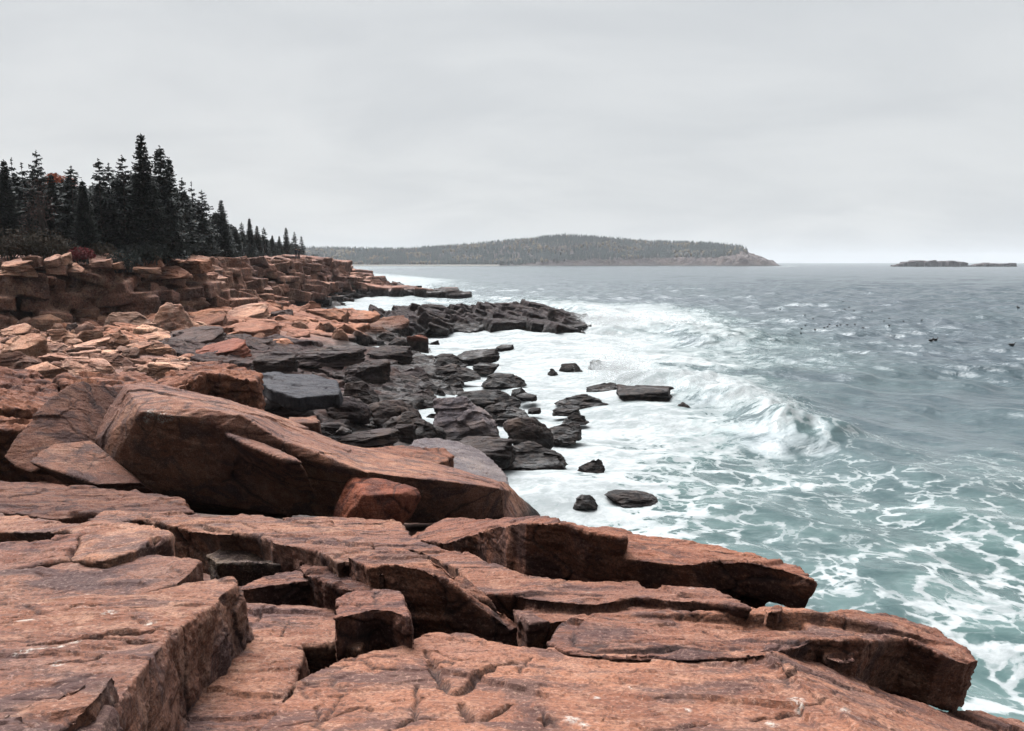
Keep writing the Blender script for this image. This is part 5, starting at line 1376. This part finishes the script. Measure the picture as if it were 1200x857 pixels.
def person(px, py, d, hgt, label, yaw):
    foot = drop_on(px, py)
    J = [(0, 0, .92), (0, 0, 1.15), (0, 0, 1.40), (0, -.01, 1.52), (0, -.01, 1.66),
         (.10, 0, .88), (.11, -.02, .48), (.11, .02, .06), (.11, -.12, .03), (-.10, 0, .88), (-.11, .02, .48), (-.11, .05, .06), (-.11, -.09, .03),
         (.19, 0, 1.40), (.25, .02, 1.14), (.22, -.08, .92), (-.19, 0, 1.40), (-.25, .02, 1.14), (-.22, -.08, .92)]
    E = [(0, 1), (1, 2), (2, 3), (3, 4), (0, 5), (5, 6), (6, 7), (7, 8), (0, 9), (9, 10), (10, 11), (11, 12), (2, 13), (13, 14), (14, 15), (2, 16), (16, 17), (17, 18)]
    Rd = [.14, .145, .15, .06, .10, .10, .075, .05, .04, .10, .075, .05, .04, .075, .055, .042, .075, .055, .042]
    me = bpy.data.meshes.new('person'); me.from_pydata(J, E, [])
    o = bpy.data.objects.new('tmp', me); COL.objects.link(o)
    md = o.modifiers.new('s', 'SKIN'); sv = me.skin_vertices[0].data
    for i, r in enumerate(Rd): sv[i].radius = (r, r)
    sv[0].use_root = True
    o.modifiers.new('u', 'SUBSURF').levels = 1; o.modifiers['u'].render_levels = 1
    dg = bpy.context.evaluated_depsgraph_get()
    out = bpy.data.meshes.new_from_object(o.evaluated_get(dg)); bpy.data.objects.remove(o)
    out.materials.clear()
    for m in (M_COAT, M_TROUS, M_SKIN): out.materials.append(m)
    for p in out.polygons:
        p.material_index = 2 if p.center.z > 1.5 or (abs(p.center.x) > .17 and p.center.z < .96) else (1 if p.center.z < .86 else 0)
    shade_smooth(out)
    e = link('person', out); q = foot or at_d(px, py, d)
    e.location = q; e.rotation_euler = (0, 0, yaw); e.scale = (hgt / 1.76,) * 3
    tag(e, label, 'person')
    bm = bmesh.new(); bmesh.ops.create_icosphere(bm, subdivisions=2, radius=.108)
    for v in bm.verts: v.co = Vector((v.co.x, v.co.y * 1.05 + .015, v.co.z + 1.695))
    hm = bpy.data.meshes.new('hair'); bm.to_mesh(hm); bm.free(); shade_smooth(hm)
    link('hair', hm, M_HAIR, e)
person(347.4, 303.9, 226, 1.74, 'distant person in dark clothes standing on the headland, left of a pair', 0.4)
person(350.6, 303.9, 228, 1.66, 'distant person in dark clothes standing on the headland, right of a pair', -0.5)

# ------------------------------------------------------------------ air
def haze():
    bm = bmesh.new()
    x0, x1, y0, y1, z0, z1 = -9500, 10500, -40, 9800, -4.2, 95
    v = [bm.verts.new(p) for p in ((x0, y0, z0), (x1, y0, z0), (x1, y1, z0), (x0, y1, z0), (x0, y0, z1), (x1, y0, z1), (x1, y1, z1), (x0, y1, z1))]
    for f in ((0, 3, 2, 1), (4, 5, 6, 7), (0, 1, 5, 4), (1, 2, 6, 5), (2, 3, 7, 6), (3, 0, 4, 7)): bm.faces.new([v[k] for k in f])
    me = bpy.data.meshes.new('haze'); bm.to_mesh(me); bm.free()
    m, t = new_mat('sea_haze')
    p = t.add('ShaderNodeVolumePrincipled'); p.inputs['Color'].default_value = rgb(0.78, 0.80, 0.83); p.inputs['Density'].default_value = 0.00012
    o = t.add('ShaderNodeOutputMaterial'); t.put(o.inputs['Volume'], p.outputs[0])
    ob = link('haze', me, m)
    tag(ob, 'thin sea haze', kind='stuff')
haze()

# ------------------------------------------------------------------ sky, sun, camera
SUN_EL, SUN_AZ = math.radians(53), math.radians(-30)      # azimuth from +Y towards +X
w = bpy.data.worlds.new('World'); scene.world = w; w.use_nodes = True
t = NT(w.node_tree)
sky = t.add('ShaderNodeTexSky', sky_type='NISHITA', sun_disc=False, sun_elevation=SUN_EL, sun_rotation=SUN_AZ, air_density=1.0, dust_density=3.0, ozone_density=1.0)
tc = t.add('ShaderNodeTexCoord'); d = tc.outputs['Generated']
sep = t.add('ShaderNodeSeparateXYZ'); t.put(sep.inputs[0], d)
zc = t.math('MAXIMUM', sep.outputs[2], 0.0)
den = t.math('ADD', zc, 0.26)
pv = t.add('ShaderNodeCombineXYZ'); t.put(pv.inputs[0], t.math('DIVIDE', sep.outputs[0], den)); t.put(pv.inputs[1], t.math('DIVIDE', sep.outputs[1], den))
n = t.noise(t.scale(pv.outputs[0], (0.9, 1.0, 1.0)), 1.3, 5, 0.5, 0.8)
n2 = t.noise(t.scale(pv.outputs[0], (0.6, 1.0, 1.0), (3, 1, 0)), 2.6, 5, 0.5, 0.6)
cl = t.math('ADD', t.math('MULTIPLY', n, 0.6), t.math('MULTIPLY', n2, 0.4))
grey = t.mix(t.step(cl, 0.34, 0.66), rgb(7.45, 7.75, 8.0), rgb(8.6, 8.85, 9.0))
# near-even dome level, slightly brighter at the horizon
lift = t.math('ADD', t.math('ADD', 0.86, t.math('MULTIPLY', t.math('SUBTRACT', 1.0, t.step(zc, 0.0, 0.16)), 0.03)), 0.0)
# added: bright lobe round the sun, dimmed sky behind camera, both for rock contrast
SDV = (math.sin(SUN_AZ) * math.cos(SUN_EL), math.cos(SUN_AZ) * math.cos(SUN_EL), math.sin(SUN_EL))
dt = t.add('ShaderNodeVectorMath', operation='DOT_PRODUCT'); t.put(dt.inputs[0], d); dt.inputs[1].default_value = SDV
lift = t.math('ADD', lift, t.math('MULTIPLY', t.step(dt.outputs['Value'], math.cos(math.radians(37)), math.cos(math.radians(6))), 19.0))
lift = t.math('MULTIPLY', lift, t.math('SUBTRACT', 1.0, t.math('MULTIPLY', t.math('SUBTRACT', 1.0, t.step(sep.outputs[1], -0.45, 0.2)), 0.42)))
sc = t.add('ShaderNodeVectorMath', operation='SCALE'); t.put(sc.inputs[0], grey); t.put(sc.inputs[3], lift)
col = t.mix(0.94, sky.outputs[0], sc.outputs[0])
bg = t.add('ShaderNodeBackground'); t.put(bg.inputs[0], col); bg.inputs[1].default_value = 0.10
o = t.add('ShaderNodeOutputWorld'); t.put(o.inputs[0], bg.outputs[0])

ld = bpy.data.lights.new('sun', 'SUN'); ld.energy = 1.5; ld.angle = math.radians(22); ld.color = (1.0, 0.96, 0.90)
lo = bpy.data.objects.new('sun', ld); COL.objects.link(lo)
sd = Vector((math.sin(SUN_AZ) * math.cos(SUN_EL), math.cos(SUN_AZ) * math.cos(SUN_EL), math.sin(SUN_EL)))
lo.rotation_euler = (-sd).to_track_quat('-Z', 'Y').to_euler(); lo.location = sd * 50

cd = bpy.data.cameras.new('camera'); cam = bpy.data.objects.new('camera', cd); COL.objects.link(cam)
cam.location = (0, 0, EYE); cam.rotation_euler = (math.pi / 2 - PITCH, 0, 0)
cd.sensor_width = 36; cd.lens = 36 * F / W; cd.clip_start = 0.1; cd.clip_end = 30000
scene.camera = cam

vs = scene.view_settings
scene.display_settings.display_device = 'sRGB'
vs.view_transform = 'Standard'; vs.look = 'None'; vs.exposure = 0.0; vs.gamma = 1.0; vs.use_curve_mapping = False
cy = scene.cycles
cy.max_bounces = 5; cy.diffuse_bounces = 0; cy.glossy_bounces = 2; cy.transmission_bounces = 2; cy.volume_bounces = 1; cy.transparent_max_bounces = 4
cy.use_denoising = True
try: cy.denoiser = 'OPENIMAGEDENOISE'
except Exception: pass
cy.caustics_reflective = False; cy.caustics_refractive = False
print('done', NV, round(time.time() - T0, 1))
